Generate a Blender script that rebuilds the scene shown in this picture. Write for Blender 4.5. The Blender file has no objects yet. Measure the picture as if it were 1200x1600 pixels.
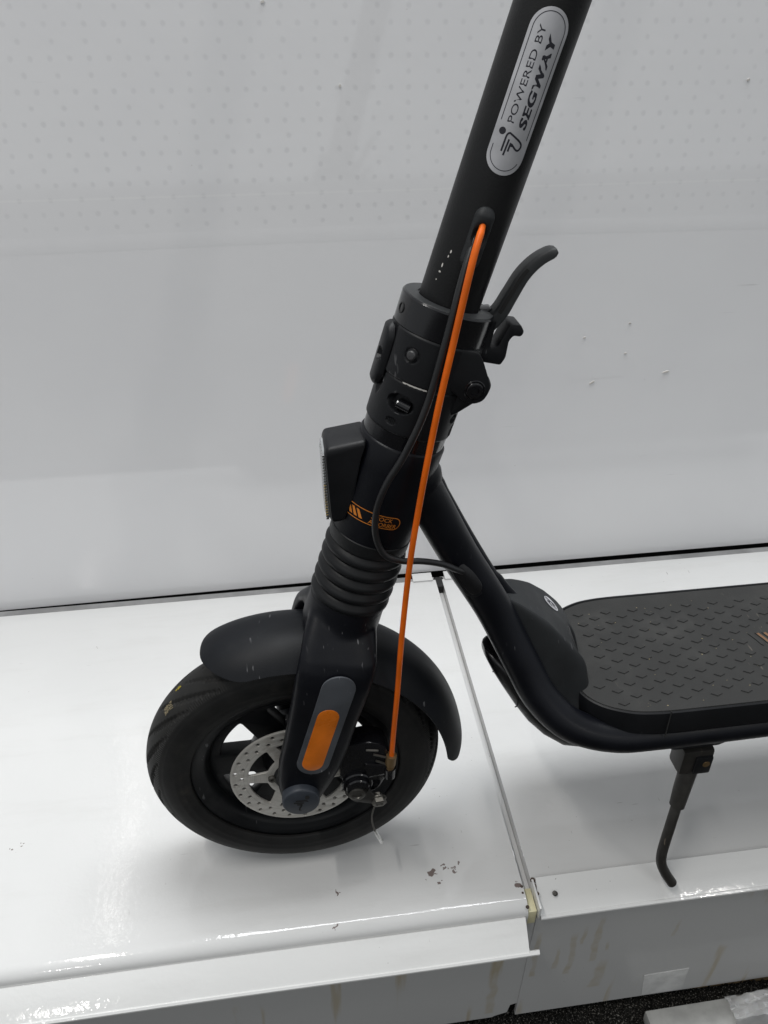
import bpy, bmesh, math, random
import numpy as np
from mathutils import Matrix, Vector
R = math.radians
rng = random.Random(7)
nrng = np.random.default_rng(7)
sc = bpy.context.scene
COL = sc.collection

# ------------------------------------------------------------------ camera
cam_d = bpy.data.cameras.new("camera"); cam = bpy.data.objects.new("camera", cam_d); COL.objects.link(cam)
cam_d.sensor_fit = 'VERTICAL'; cam_d.sensor_height = 36.0; cam_d.sensor_width = 27.0
cam_d.lens = 1220.0 / 1600.0 * 36.0
cam_d.clip_start = 0.01; cam_d.clip_end = 50
pt, yw, rl = R(30.3), R(7.3), R(-0.6)
fw = Vector((math.sin(yw) * math.cos(pt), math.cos(yw) * math.cos(pt), -math.sin(pt)))
ri = Vector((math.cos(yw), -math.sin(yw), 0)); up = ri.cross(fw)
r2 = ri * math.cos(rl) + up * math.sin(rl); u2 = -ri * math.sin(rl) + up * math.cos(rl)
SHELF_Z = 0.262
CAM = Vector((0.0171, -0.50637, 0.65531 + SHELF_Z))
m = Matrix((r2, u2, -fw)).transposed().to_4x4(); m.translation = CAM
cam.matrix_world = m
sc.camera = cam

# ------------------------------------------------------------------ light
w = bpy.data.worlds.new("World"); sc.world = w; w.use_nodes = True
bg = w.node_tree.nodes["Background"]; bg.inputs[0].default_value = (0.93, 0.97, 1.0, 1); bg.inputs[1].default_value = 0.40
def lamp(name, loc, target, sx, sy, power, col=(1, 0.97, 0.93)):
    d = bpy.data.lights.new(name, 'AREA'); d.shape = 'RECTANGLE'; d.size = sx; d.size_y = sy; d.energy = power; d.color = col
    o = bpy.data.objects.new(name, d); COL.objects.link(o); o.location = loc
    o.rotation_euler = (Vector(target) - Vector(loc)).to_track_quat('-Z', 'Y').to_euler()
    return o
lamp("ceiling_lamp_aisle", (0.75, 0.30, 3.5), (0.75, 0.30, 0.0), 2.4, 0.9, 80, (0.97, 0.99, 1.0))
lamp("ceiling_tube_left", (-0.88, -0.75, 3.0), (-0.88, -0.75, 0.0), 0.045, 1.1, 23)
lamp("ceiling_tube_far_right", (2.9, -4.9, 3.0), (0.3, 0.0, 0.3), 0.06, 0.7, 9)
lamp("ceiling_tube_far_left", (-2.0, -5.8, 3.0), (-0.2, 0.0, 0.3), 0.07, 0.5, 9)
sc.view_settings.view_transform = 'Standard'; sc.view_settings.look = 'None'
sc.view_settings.exposure = 0.24; sc.view_settings.gamma = 1.0
sc.cycles.use_denoising = True
sc.cycles.max_bounces = 8

# ------------------------------------------------------------------ materials
MATS = {}
def nodes_of(name):
    mt = bpy.data.materials.new(name); mt.use_nodes = True
    nt = mt.node_tree
    return mt, nt, nt.nodes["Principled BSDF"]
def L(nt, a, b): nt.links.new(a, b)
def N(nt, t, **kw):
    n = nt.nodes.new(t)
    for k, v in kw.items():
        if k.startswith("i_"):
            n.inputs[k[2:].replace("_", " ")].default_value = v
        else: setattr(n, k, v)
    return n
def math_n(nt, op, a, b=None, clamp=False):
    n = nt.nodes.new("ShaderNodeMath"); n.operation = op; n.use_clamp = clamp
    for i, x in enumerate((a, b)):
        if x is None: continue
        if isinstance(x, (int, float)): n.inputs[i].default_value = x
        else: nt.links.new(x, n.inputs[i])
    return n.outputs[0]
def ramp(nt, fac, lo, hi, a=0.0, b=1.0):
    n = nt.nodes.new("ShaderNodeMapRange"); n.interpolation_type = 'SMOOTHSTEP'
    n.inputs[1].default_value = lo; n.inputs[2].default_value = hi; n.inputs[3].default_value = a; n.inputs[4].default_value = b
    nt.links.new(fac, n.inputs[0]); return n.outputs[0]
def mix_c(nt, fac, a, b):
    n = nt.nodes.new("ShaderNodeMix"); n.data_type = 'RGBA'
    if isinstance(fac, (int, float)): n.inputs[0].default_value = fac
    else: nt.links.new(fac, n.inputs[0])
    for k, x in ((6, a), (7, b)):
        if isinstance(x, (tuple, list)): n.inputs[k].default_value = (*x, 1) if len(x) == 3 else x
        else: nt.links.new(x, n.inputs[k])
    return n.outputs[2]
def coords(nt): return nt.nodes.new("ShaderNodeTexCoord").outputs["Object"]
def noise(nt, vec, scale, detail=3, rough=0.55):
    n = nt.nodes.new("ShaderNodeTexNoise"); n.inputs["Scale"].default_value = scale; n.inputs["Detail"].default_value = detail
    n.inputs["Roughness"].default_value = rough; nt.links.new(vec, n.inputs["Vector"]); return n.outputs["Fac"]
def stretch(nt, vec, s, rot=(0, 0, 0)):
    n = nt.nodes.new("ShaderNodeMapping"); n.inputs["Scale"].default_value = s; n.inputs["Rotation"].default_value = rot
    nt.links.new(vec, n.inputs["Vector"]); return n.outputs[0]
def bump(nt, b, h, strength, dist):
    n = nt.nodes.new("ShaderNodeBump"); n.inputs["Strength"].default_value = strength; n.inputs["Distance"].default_value = dist
    nt.links.new(h, n.inputs["Height"]); nt.links.new(n.outputs[0], b.inputs["Normal"]); return n

def worn(name, base, rough, scuff=0.35, fine=0.12, spec=0.5, dust=0.0, bump_s=0.12, scale=1.0, metal=0.0, tint=(0.32, 0.32, 0.33)):
    """dark painted or moulded surface: small tone changes, fine grain, stray light scratches, dust"""
    mt, nt, b = nodes_of(name); c = coords(nt)
    n1 = noise(nt, c, 28 * scale, 4); n2 = noise(nt, c, 900 * scale, 2)
    col = mix_c(nt, ramp(nt, n1, 0.35, 0.7), tuple(x * 0.86 for x in base), tuple(min(1, x * 1.18) for x in base))
    if dust:
        d = ramp(nt, noise(nt, c, 14, 5, 0.7), 0.5, 0.78, 0, dust)
        col = mix_c(nt, d, col, (0.16, 0.155, 0.145))
    if scuff:
        s1 = noise(nt, stretch(nt, c, (420, 60, 110), (0.3, 0.8, 0.5)), 1.0, 1)
        mask = ramp(nt, noise(nt, c, 21, 3), 0.56, 0.70)
        s = math_n(nt, 'MULTIPLY', ramp(nt, s1, 0.665, 0.72), mask)
        s = math_n(nt, 'MULTIPLY', s, scuff)
        col = mix_c(nt, s, col, tint)
    L(nt, col, b.inputs["Base Color"])
    rr = math_n(nt, 'ADD', math_n(nt, 'MULTIPLY', ramp(nt, n1, 0.3, 0.75), fine), rough - fine / 2)
    L(nt, rr, b.inputs["Roughness"]); b.inputs["Metallic"].default_value = metal
    b.inputs["Specular IOR Level"].default_value = spec
    bump(nt, b, n2, bump_s, 0.0006)
    MATS[name] = mt; return mt

worn("black_paint", (0.0032, 0.0037, 0.0060), 0.40, scuff=0.5, spec=0.26)
worn("black_stem", (0.0065, 0.0066, 0.0072), 0.46, scuff=0.0, spec=0.32, bump_s=0.2)
worn("black_plastic", (0.0065, 0.007, 0.0085), 0.47, scuff=0.35, spec=0.3)
worn("grey_plastic", (0.0145, 0.0158, 0.0172), 0.55, scuff=0.3, spec=0.32)
worn("fender_plastic", (0.0048, 0.0056, 0.0074), 0.52, scuff=0.55, spec=0.2, dust=0.04)
worn("gloss_black", (0.006, 0.006, 0.0075), 0.16, scuff=0.0, fine=0.06, spec=0.55, bump_s=0.03)
worn("flap_black", (0.006, 0.006, 0.007), 0.32, scuff=0.0, spec=0.5)
worn("bellows_rubber", (0.007, 0.0075, 0.0085), 0.5, scuff=0.0, spec=0.3)
worn("cable_black", (0.011, 0.011, 0.012), 0.38, scuff=0.0)
worn("cap_plastic", (0.030, 0.036, 0.047), 0.5, scuff=0.3)
worn("pill_grey", (0.060, 0.065, 0.074), 0.48, scuff=0.7, tint=(0.5, 0.5, 0.5), spec=0.4)
worn("kick_metal", (0.018, 0.0165, 0.0145), 0.5, scuff=0.5, dust=0.2, tint=(0.25, 0.2, 0.15))
worn("dark_print", (0.012, 0.012, 0.02), 0.45, scuff=0.0)
worn("orange_cable", (0.72, 0.125, 0.004), 0.42, scuff=0.0, spec=.3, dust=0.0, bump_s=0.05)
worn("orange_reflector", (0.62, 0.15, 0.008), 0.3, scuff=0.0, bump_s=0.05)
worn("orange_print", (0.62, 0.20, 0.02), 0.5, scuff=0.0)
worn("faded_orange_print", (0.13, 0.065, 0.03), 0.75, scuff=0.0)
worn("silver_label", (0.50, 0.50, 0.52), 0.42, scuff=0.25, metal=0.35, tint=(0.75, 0.75, 0.75), bump_s=0.05)
worn("bolt_steel", (0.11, 0.105, 0.095), 0.42, scuff=0.3, metal=0.8, dust=0.4)
worn("brass", (0.20, 0.13, 0.06), 0.45, scuff=0.2, metal=0.6, dust=0.3)
worn("zinc", (0.75, 0.75, 0.74), 0.28, scuff=0.0, metal=0.9)
worn("mat_rubber", (0.0225, 0.0225, 0.022), 0.72, scuff=0.25, spec=0.3, dust=0.09, tint=(0.25, 0.22, 0.18), bump_s=0.35)
worn("mud", (0.25, 0.21, 0.13), 0.9, scuff=0.0, bump_s=0.8)
worn("yellow_scrap", (0.42, 0.33, 0.02), 0.7, scuff=0.0)
worn("chip_pale", (0.55, 0.53, 0.5), 0.6, scuff=0.0)
worn("chip_dark", (0.06, 0.04, 0.03), 0.8, scuff=0.0)
worn("pin_grey", (0.05, 0.05, 0.052), 0.4, scuff=0.3)
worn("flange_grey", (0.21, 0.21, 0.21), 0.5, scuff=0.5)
worn("cream_plastic", (0.62, 0.58, 0.38), 0.5, scuff=0.2)
worn("lever_grey", (0.030, 0.032, 0.0335), 0.5, scuff=0.2, spec=0.35)
worn("dark_gap", (0.012, 0.012, 0.012), 0.8, scuff=0.0)
worn("rim_black", (0.003, 0.0036, 0.0046), 0.42, scuff=0.3, dust=0.08, spec=0.25)

def tyre_mat():
    mt, nt, b = nodes_of("tyre_rubber"); c = coords(nt)
    uv = nt.nodes.new("ShaderNodeUVMap"); uv.uv_map = "tyre"
    sep = nt.nodes.new("ShaderNodeSeparateXYZ"); L(nt, uv.outputs[0], sep.inputs[0])
    knurl = math_n(nt, 'SINE', math_n(nt, 'MULTIPLY', sep.outputs[0], 2 * math.pi * 330))
    a = math_n(nt, 'ABSOLUTE', sep.outputs[1])
    band = math_n(nt, 'MULTIPLY', ramp(nt, a, 0.36, 0.39), ramp(nt, a, 0.44, 0.47, 1, 0))
    tread = ramp(nt, a, 0.44, 0.5, 1, 0)
    n1 = noise(nt, c, 40, 5, 0.65); n2 = noise(nt, c, 700, 3)
    col = mix_c(nt, ramp(nt, n1, 0.35, 0.75), (0.0055, 0.0055, 0.0057), (0.012, 0.0118, 0.0112))
    col = mix_c(nt, math_n(nt, 'MULTIPLY', tread, 0.5), col, (0.021, 0.0205, 0.0195))
    dirt = math_n(nt, 'MULTIPLY', ramp(nt, noise(nt, c, 22, 5, 0.7), 0.55, 0.8), 0.35)
    col = mix_c(nt, dirt, col, (0.075, 0.066, 0.052))
    L(nt, col, b.inputs["Base Color"]); b.inputs["Roughness"].default_value = 0.62; b.inputs["Specular IOR Level"].default_value = 0.28
    h = math_n(nt, 'ADD', math_n(nt, 'MULTIPLY', math_n(nt, 'MULTIPLY', knurl, band), 0.9), math_n(nt, 'MULTIPLY', n2, 0.6))
    bump(nt, b, h, 0.32, 0.0005)
    MATS["tyre_rubber"] = mt
tyre_mat()

def blots(nt, c, spots):
    """worn spots with ragged edges at given places (x, y, z, size) in object space"""
    wob = nt.nodes.new("ShaderNodeTexNoise"); wob.inputs["Scale"].default_value = 190; wob.inputs["Detail"].default_value = 3
    L(nt, c, wob.inputs["Vector"])
    c = nt.nodes.new("ShaderNodeNewGeometry").outputs["Position"]
    add = nt.nodes.new("ShaderNodeVectorMath"); add.operation = 'MULTIPLY_ADD'
    L(nt, wob.outputs["Color"], add.inputs[0]); add.inputs[1].default_value = (0.014,) * 3
    L(nt, c, add.inputs[2])
    out = None
    for x, y, z, s in spots:
        d = nt.nodes.new("ShaderNodeVectorMath"); d.operation = 'DISTANCE'
        L(nt, add.outputs[0], d.inputs[0]); d.inputs[1].default_value = (x + 0.007, y + 0.007, z + 0.007)
        k = ramp(nt, d.outputs["Value"], s * 0.75, s, 1, 0)
        out = k if out is None else math_n(nt, 'MAXIMUM', out, k)
    return out

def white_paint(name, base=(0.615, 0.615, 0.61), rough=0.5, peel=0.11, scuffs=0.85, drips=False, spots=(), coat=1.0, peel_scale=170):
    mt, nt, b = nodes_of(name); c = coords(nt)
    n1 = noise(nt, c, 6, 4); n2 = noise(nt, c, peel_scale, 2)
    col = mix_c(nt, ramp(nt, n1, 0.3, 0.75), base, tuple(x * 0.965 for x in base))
    sm = noise(nt, stretch(nt, c, (26, 260, 60), (0, 0, 0.5)), 1.0, 2)
    sm2 = noise(nt, stretch(nt, c, (190, 40, 60), (0, 0, -0.35)), 1.0, 2)
    msk = ramp(nt, noise(nt, c, 9, 3), 0.50, 0.66)
    s = math_n(nt, 'MAXIMUM', ramp(nt, sm, 0.73, 0.78), ramp(nt, sm2, 0.74, 0.79))
    s = math_n(nt, 'MULTIPLY', math_n(nt, 'MULTIPLY', s, msk), scuffs)
    col = mix_c(nt, s, col, (0.30, 0.29, 0.28))
    dots = ramp(nt, noise(nt, c, 330, 1), 0.775, 0.81, 0, 0.8 * min(1, scuffs * 1.5))
    col = mix_c(nt, math_n(nt, 'MULTIPLY', dots, msk), col, (0.12, 0.09, 0.07))
    smear = math_n(nt, 'MULTIPLY', ramp(nt, noise(nt, stretch(nt, c, (5, 34, 20), (0, 0, 0.25)), 1.0, 6, 0.7), 0.5, 0.75), 0.16 * min(1, scuffs * 1.2))
    col = mix_c(nt, smear, col, (0.42, 0.41, 0.39))
    if drips:
        d1 = noise(nt, stretch(nt, c, (62, 10, 4.2)), 1.0, 3, 0.45); d2 = noise(nt, c, 11, 2)
        d = math_n(nt, 'MULTIPLY', ramp(nt, d1, 0.58, 0.68), ramp(nt, d2, 0.42, 0.55))
        col = mix_c(nt, math_n(nt, 'MULTIPLY', d, 0.5), col, (0.36, 0.28, 0.14))
        # long runs of dried yellow-brown drips (x, top, bottom, width in metres)
        pos = nt.nodes.new("ShaderNodeNewGeometry").outputs["Position"]
        sp = nt.nodes.new("ShaderNodeSeparateXYZ"); L(nt, pos, sp.inputs[0])
        wx = math_n(nt, 'ADD', sp.outputs[0], math_n(nt, 'MULTIPLY', math_n(nt, 'SUBTRACT', noise(nt, stretch(nt, pos, (40, 40, 26)), 1.0, 2), 0.5), 0.013))
        tone = ramp(nt, noise(nt, pos, 90, 3), .3, .7, .5, 1.0); run = None
        for x0, z1, z0, wd in ((.217, .20, .105, .0028), (.240, .165, .115, .0022), (.254, .19, .10, .0032), (.277, .215, .12, .0034), (.292, .165, .14, .0022), (.291, .125, .06, .0055), (.262, .20, .16, .0016), (.180, .20, .03, .0045), (.36, .19, .15, .0018)):
            k = math_n(nt, 'MULTIPLY', ramp(nt, math_n(nt, 'ABSOLUTE', math_n(nt, 'SUBTRACT', wx, x0)), wd * .6, wd * 1.3, 1, 0),
                       math_n(nt, 'MULTIPLY', ramp(nt, sp.outputs[2], z0, z0 + .004), ramp(nt, sp.outputs[2], z1 - .02, z1, 1, 0)))
            run = k if run is None else math_n(nt, 'MAXIMUM', run, k)
        col = mix_c(nt, math_n(nt, 'MULTIPLY', math_n(nt, 'MULTIPLY', run, tone), 0.42), col, (0.36, 0.285, 0.15))
    if spots:
        col = mix_c(nt, math_n(nt, 'MULTIPLY', blots(nt, c, spots), 0.85), col, (0.09, 0.05, 0.04))
    L(nt, col, b.inputs["Base Color"]); b.inputs["Roughness"].default_value = rough
    L(nt, math_n(nt, 'ADD', math_n(nt, 'MULTIPLY', ramp(nt, noise(nt, c, 13, 5, 0.7), 0.4, 0.8), 0.14), 0.04), b.inputs["Coat Roughness"])
    b.inputs["Specular IOR Level"].default_value = 0.2
    b.inputs["Coat Weight"].default_value = coat; b.inputs["Coat Roughness"].default_value = 0.05
    bp = bump(nt, b, n2, peel, 0.0012)
    L(nt, bp.outputs[0], b.inputs["Coat Normal"])
    MATS[name] = mt; return mt
_sp = [(0.116, -0.055, SHELF_Z - .005, .0034), (0.119, -.0565, SHELF_Z - .005, .002), (0.128, -0.05, SHELF_Z - .005, .0022), (0.132, -.053, SHELF_Z - .005, .0016), (0.137, -0.056, SHELF_Z - .005, .003), (0.145, -0.048, SHELF_Z - .005, .0022), (0.122, -0.066, SHELF_Z - .005, .0022), (.109, -.061, SHELF_Z - .005, .0014),
       (0.193, -0.076, SHELF_Z - .008, .0045), (0.022, -0.094, SHELF_Z - .009, .003), (0.027, -0.0625, SHELF_Z - .006, .0018), (-.28, .02, SHELF_Z + .002, .0016), (-.27, .024, SHELF_Z + .002, .0012)]
white_paint("shelf_paint", spots=_sp)
white_paint("rail_paint", base=(0.70, 0.70, 0.69), rough=0.4, peel=0.16, scuffs=1.0, coat=1.0, peel_scale=150)
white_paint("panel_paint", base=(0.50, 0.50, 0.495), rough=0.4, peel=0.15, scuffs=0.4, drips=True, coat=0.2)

def wall_mat():
    mt, nt, b = nodes_of("wall_film"); c = coords(nt)
    sep = nt.nodes.new("ShaderNodeSeparateXYZ"); L(nt, c, sep.inputs[0]); X, Z = sep.outputs[0], sep.outputs[2]
    n1 = noise(nt, c, 3.2, 4)
    # faint punched holes of the board behind the film: rows 13.75 mm apart, dense and sparse rows in turn
    def cell(px, pz, ox, oz, r):
        fx = math_n(nt, 'SUBTRACT', math_n(nt, 'FRACT', math_n(nt, 'ADD', math_n(nt, 'DIVIDE', X, px), ox)), 0.5)
        fz = math_n(nt, 'SUBTRACT', math_n(nt, 'FRACT', math_n(nt, 'ADD', math_n(nt, 'DIVIDE', Z, pz), oz)), 0.5)
        fx = math_n(nt, 'MULTIPLY', fx, px); fz = math_n(nt, 'MULTIPLY', fz, pz)
        wob = math_n(nt, 'MULTIPLY', noise(nt, c, 160, 2), 0.0016)
        d = math_n(nt, 'SQRT', math_n(nt, 'ADD', math_n(nt, 'MULTIPLY', fx, fx), math_n(nt, 'MULTIPLY', fz, fz)))
        return ramp(nt, math_n(nt, 'ADD', d, wob), r * 0.45, r * 1.25, 1, 0)
    d = math_n(nt, 'MAXIMUM', cell(0.0179, 0.0275, 0.62, 0.14, 0.0037), cell(0.0305, 0.0275, 0.30, 0.64, 0.0036))
    d = math_n(nt, 'MULTIPLY', d, ramp(nt, Z, SHELF_Z + 0.492, SHELF_Z + 0.497))
    d = math_n(nt, 'MULTIPLY', d, ramp(nt, noise(nt, c, 5, 3), 0.25, 0.7, 0.45, 1.0))
    col = mix_c(nt, ramp(nt, n1, 0.3, 0.75), (0.785, 0.785, 0.795), (0.75, 0.75, 0.765))
    col = mix_c(nt, math_n(nt, 'MULTIPLY', d, 0.19), col, (0.36, 0.36, 0.38))
    # film lap line and dirty ledge mark
    lap = ramp(nt, math_n(nt, 'ABSOLUTE', math_n(nt, 'SUBTRACT', Z, SHELF_Z + 0.532)), 0.0004, 0.0016, 0.35, 0)
    col = mix_c(nt, lap, col, (0.85, 0.85, 0.85))
    sm = noise(nt, stretch(nt, c, (9, 60, 240), (0, 0.35, 0)), 1.0, 2)
    sm2 = noise(nt, stretch(nt, c, (110, 60, 22), (0, 0.2, 0)), 1.0, 2)
    msk = ramp(nt, noise(nt, c, 7, 3), 0.52, 0.68)
    s = math_n(nt, 'MAXIMUM', ramp(nt, sm, 0.73, 0.78), ramp(nt, sm2, 0.75, 0.8))
    col = mix_c(nt, math_n(nt, 'MULTIPLY', math_n(nt, 'MULTIPLY', s, msk), 0.30), col, (0.38, 0.38, 0.38))
    spk = ramp(nt, noise(nt, c, 260, 1), 0.80, 0.83)
    col = mix_c(nt, math_n(nt, 'MULTIPLY', math_n(nt, 'MULTIPLY', spk, msk), 0.5), col, (0.3, 0.28, 0.26))
    L(nt, col, b.inputs["Base Color"]); b.inputs["Roughness"].default_value = 0.5
    b.inputs["Specular IOR Level"].default_value = 0.25
    b.inputs["Coat Weight"].default_value = 1.0; b.inputs["Coat IOR"].default_value = 1.62; b.inputs["Coat Roughness"].default_value = 0.05
    h = math_n(nt, 'ADD', math_n(nt, 'MULTIPLY', noise(nt, c, 60, 2), 0.6), math_n(nt, 'MULTIPLY', noise(nt, c, 9, 2), 1.2))
    h = math_n(nt, 'SUBTRACT', h, math_n(nt, 'MULTIPLY', d, 0.25))
    bump(nt, b, h, 0.16, 0.0016)
    MATS["wall_film"] = mt
wall_mat()

def disc_mat():
    mt, nt, b = nodes_of("disc_steel"); c = coords(nt)
    v = nt.nodes.new("ShaderNodeVectorMath"); v.operation = 'SUBTRACT'; L(nt, c, v.inputs[0]); v.inputs[1].default_value = (0, 0, 0.127)
    m2 = nt.nodes.new("ShaderNodeVectorMath"); m2.operation = 'MULTIPLY'; L(nt, v.outputs[0], m2.inputs[0]); m2.inputs[1].default_value = (1, 0, 1)
    ln = nt.nodes.new("ShaderNodeVectorMath"); ln.operation = 'LENGTH'; L(nt, m2.outputs[0], ln.inputs[0])
    cb = nt.nodes.new("ShaderNodeCombineXYZ"); L(nt, ln.outputs["Value"], cb.inputs[0])
    ring = noise(nt, cb.outputs[0], 1500, 2); wide = noise(nt, cb.outputs[0], 160, 1)
    col = mix_c(nt, ramp(nt, ring, .3, .7), (0.40, 0.385, 0.355), (0.58, 0.565, 0.53))
    col = mix_c(nt, ramp(nt, wide, .5, .7, 0, .35), col, (0.28, 0.26, 0.23))
    dirt = math_n(nt, 'MULTIPLY', ramp(nt, noise(nt, c, 60, 5, .7), .5, .75), .55)
    col = mix_c(nt, dirt, col, (0.20, 0.17, 0.13))
    L(nt, col, b.inputs["Base Color"]); b.inputs["Metallic"].default_value = .35; b.inputs["Roughness"].default_value = .4
    bump(nt, b, ring, .15, .0004); MATS["disc_steel"] = mt
disc_mat()
def simple(name, col, rough=0.5, metal=0, **kw):
    mt, nt, b = nodes_of(name); c = coords(nt)
    L(nt, mix_c(nt, ramp(nt, noise(nt, c, 60, 4), 0.3, 0.7), tuple(x * .8 for x in col), col), b.inputs["Base Color"])
    b.inputs["Roughness"].default_value = rough; b.inputs["Metallic"].default_value = metal
    for k, v in kw.items(): b.inputs[k.replace("_", " ")].default_value = v
    MATS[name] = mt
simple("lens", (0.50, 0.52, 0.53), 0.15, 0.0, Transmission_Weight=0.35, IOR=1.45)
simple("lens_amber", (0.8, 0.6, 0.25), 0.12, 0.0, Transmission_Weight=0.3, IOR=1.45)
simple("led_silver", (0.8, 0.8, 0.8), 0.12, 1.0)
simple("tape", (0.74, 0.74, 0.73), 0.12, 0)
simple("plastic_wrap", (0.85, 0.85, 0.85), 0.07, 0, Transmission_Weight=0.6, IOR=1.35)
simple("mdf", (0.36, 0.25, 0.13), 0.75)
simple("parcel_white", (0.40, 0.40, 0.385), 0.4)
simple("film_sheet", (0.72, 0.72, 0.72), 0.2, 0)

def carpet_mat():
    mt, nt, b = nodes_of("carpet_fibre"); c = coords(nt)
    n = noise(nt, c, 650, 3, 0.7)
    col = mix_c(nt, ramp(nt, n, 0.45, 0.62), (0.018, 0.018, 0.017), (0.060, 0.058, 0.052))
    col = mix_c(nt, ramp(nt, noise(nt, c, 520, 1), 0.60, 0.66), col, (0.30, 0.285, 0.26))
    L(nt, col, b.inputs["Base Color"]); b.inputs["Roughness"].default_value = 0.95; b.inputs["Specular IOR Level"].default_value = 0.1
    bump(nt, b, n, 1.0, 0.004)
    MATS["carpet_fibre"] = mt
carpet_mat()

# ------------------------------------------------------------------ mesh helpers (all in millimetres)
def link(name, me, mat, parent=None):
    o = bpy.data.objects.new(name, me); COL.objects.link(o)
    if mat: me.materials.append(MATS[mat])
    if parent is not None: o.parent = parent
    return o
def tag(o, label=None, cat=None, group=None, kind=None):
    for k, v in (("label", label), ("category", cat), ("group", group), ("kind", kind)):
        if v: o[k] = v
    return o
ident = lambda p: p
def scoot(p):
    """scooter millimetres (u back, v towards viewer, w up, from the front axle) -> metres in the scooter's own frame"""
    return (p[0] / 1000, -p[1] / 1000, (p[2] + 127) / 1000)
BETA = math.atan(0.3057); SB, CB = math.sin(BETA), math.cos(BETA)
def ax(f, v, s):
    """steering-axis millimetres (f forward, v towards viewer, s up the axis) -> scooter millimetres"""
    return (-1.3 + s * SB - f * CB, v, s * CB + f * SB)
def axm(p): return scoot(ax(*p))
class MB:
    def __init__(self, mp=scoot): self.v = []; self.f = []; self.mp = mp; self.uv = None
    def add(self, vs, fs):
        o = len(self.v); self.v += [self.mp(p) for p in vs]; self.f += [tuple(i + o for i in f) for f in fs]; return o
    def loft(self, loops, cap=True, closed=True):
        n = len(loops[0]); vs = [p for l in loops for p in l]; fs = []
        for i in range(len(loops) - 1):
            for j in range(n if closed else n - 1):
                k = (j + 1) % n
                fs.append((i * n + j, i * n + k, (i + 1) * n + k, (i + 1) * n + j))
        if cap and closed:
            fs.append(tuple(range(n - 1, -1, -1))); fs.append(tuple((len(loops) - 1) * n + j for j in range(n)))
        self.add(vs, fs); return self
    def lathe(self, o, ax_, e1, e2, prof, n=64, cap=True):
        """prof: (distance along axis, radius)"""
        o, ax_, e1, e2 = map(np.array, (o, ax_, e1, e2))
        loops = []
        for s, r in prof:
            r = max(r, 0.01)
            loops.append([tuple(o + ax_ * s + r * (math.cos(t) * e1 + math.sin(t) * e2)) for t in np.linspace(0, 2 * math.pi, n, endpoint=False)])
        return self.loft(loops, cap)
    def tube(self, path, rad, n=16, cap=True, flat=None):
        path = [np.array(p, float) for p in path]; m_ = len(path)
        rads = [rad] * m_ if isinstance(rad, (int, float)) else rad
        T = [path[min(i + 1, m_ - 1)] - path[max(i - 1, 0)] for i in range(m_)]; T = [t / np.linalg.norm(t) for t in T]
        a = np.cross(T[0], (0, 0, 1.0)); 
        if np.linalg.norm(a) < 0.05: a = np.cross(T[0], (1.0, 0, 0))
        a /= np.linalg.norm(a); loops = []
        for i in range(m_):
            a = a - T[i] * (a @ T[i]); a /= np.linalg.norm(a); b = np.cross(T[i], a)
            ra = rads[i]; rb = ra
            if isinstance(ra, tuple): ra, rb = ra
            loops.append([tuple(path[i] + ra * math.cos(t) * a + rb * math.sin(t) * b) for t in np.linspace(0, 2 * math.pi, n, endpoint=False)])
        return self.loft(loops, cap)
    def box(self, c, h, bev=0.0):
        bm = bmesh.new(); bmesh.ops.create_cube(bm, size=1.0)
        for v_ in bm.verts: v_.co = Vector((v_.co.x * 2 * h[0], v_.co.y * 2 * h[1], v_.co.z * 2 * h[2]))
        if bev: bmesh.ops.bevel(bm, geom=bm.edges[:], offset=bev, segments=2, affect='EDGES', profile=0.6)
        bm.verts.index_update()
        self.add([(v_.co.x + c[0], v_.co.y + c[1], v_.co.z + c[2]) for v_ in bm.verts], [[v_.index for v_ in f.verts] for f in bm.faces]); bm.free(); return self
    def grid(self, rows, closed_u=False, closed_v=False):
        nr, nc = len(rows), len(rows[0]); fs = []
        for i in range(nr if closed_u else nr - 1):
            for j in range(nc if closed_v else nc - 1):
                a, b = (i + 1) % nr, (j + 1) % nc
                fs.append((i * nc + j, i * nc + b, a * nc + b, a * nc + j))
        self.add([p for r_ in rows for p in r_], fs); return self
    def plate(self, splines, depth, bev, place):
        """flat plate with holes; splines are closed 2D outlines; place maps (x, y, z)"""
        cu = bpy.data.curves.new("tmp", 'CURVE'); cu.dimensions = '2D'; cu.fill_mode = 'BOTH'
        cu.extrude = max(depth / 2 - bev, 0.0); cu.bevel_depth = bev; cu.bevel_resolution = 1; cu.offset = -bev
        for pts in splines:
            s = cu.splines.new('POLY'); s.points.add(len(pts) - 1); s.use_cyclic_u = True
            for p, q in zip(s.points, pts): p.co = (q[0], q[1], 0, 1)
        ob = bpy.data.objects.new("tmp", cu); COL.objects.link(ob)
        dg = bpy.context.evaluated_depsgraph_get(); me = ob.evaluated_get(dg).to_mesh()
        self.add([place(v_.co.x, v_.co.y, v_.co.z) for v_ in me.vertices], [tuple(p.vertices) for p in me.polygons])
        ob.evaluated_get(dg).to_mesh_clear(); bpy.data.objects.remove(ob); bpy.data.curves.remove(cu); return self
    def text(self, body, size, place, extrude=0.0, bold=0.0, shear=0.0, xs=1.0, spacing=1.0):
        cu = bpy.data.curves.new("tmp", 'FONT'); cu.body = body; cu.size = size; cu.offset = bold; cu.shear = shear; cu.extrude = extrude
        cu.space_character = spacing; cu.resolution_u = 4
        ob = bpy.data.objects.new("tmp", cu); COL.objects.link(ob)
        dg = bpy.context.evaluated_depsgraph_get(); me = ob.evaluated_get(dg).to_mesh()
        self.add([place(v_.co.x * xs, v_.co.y, v_.co.z) for v_ in me.vertices], [tuple(p.vertices) for p in me.polygons])
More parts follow.
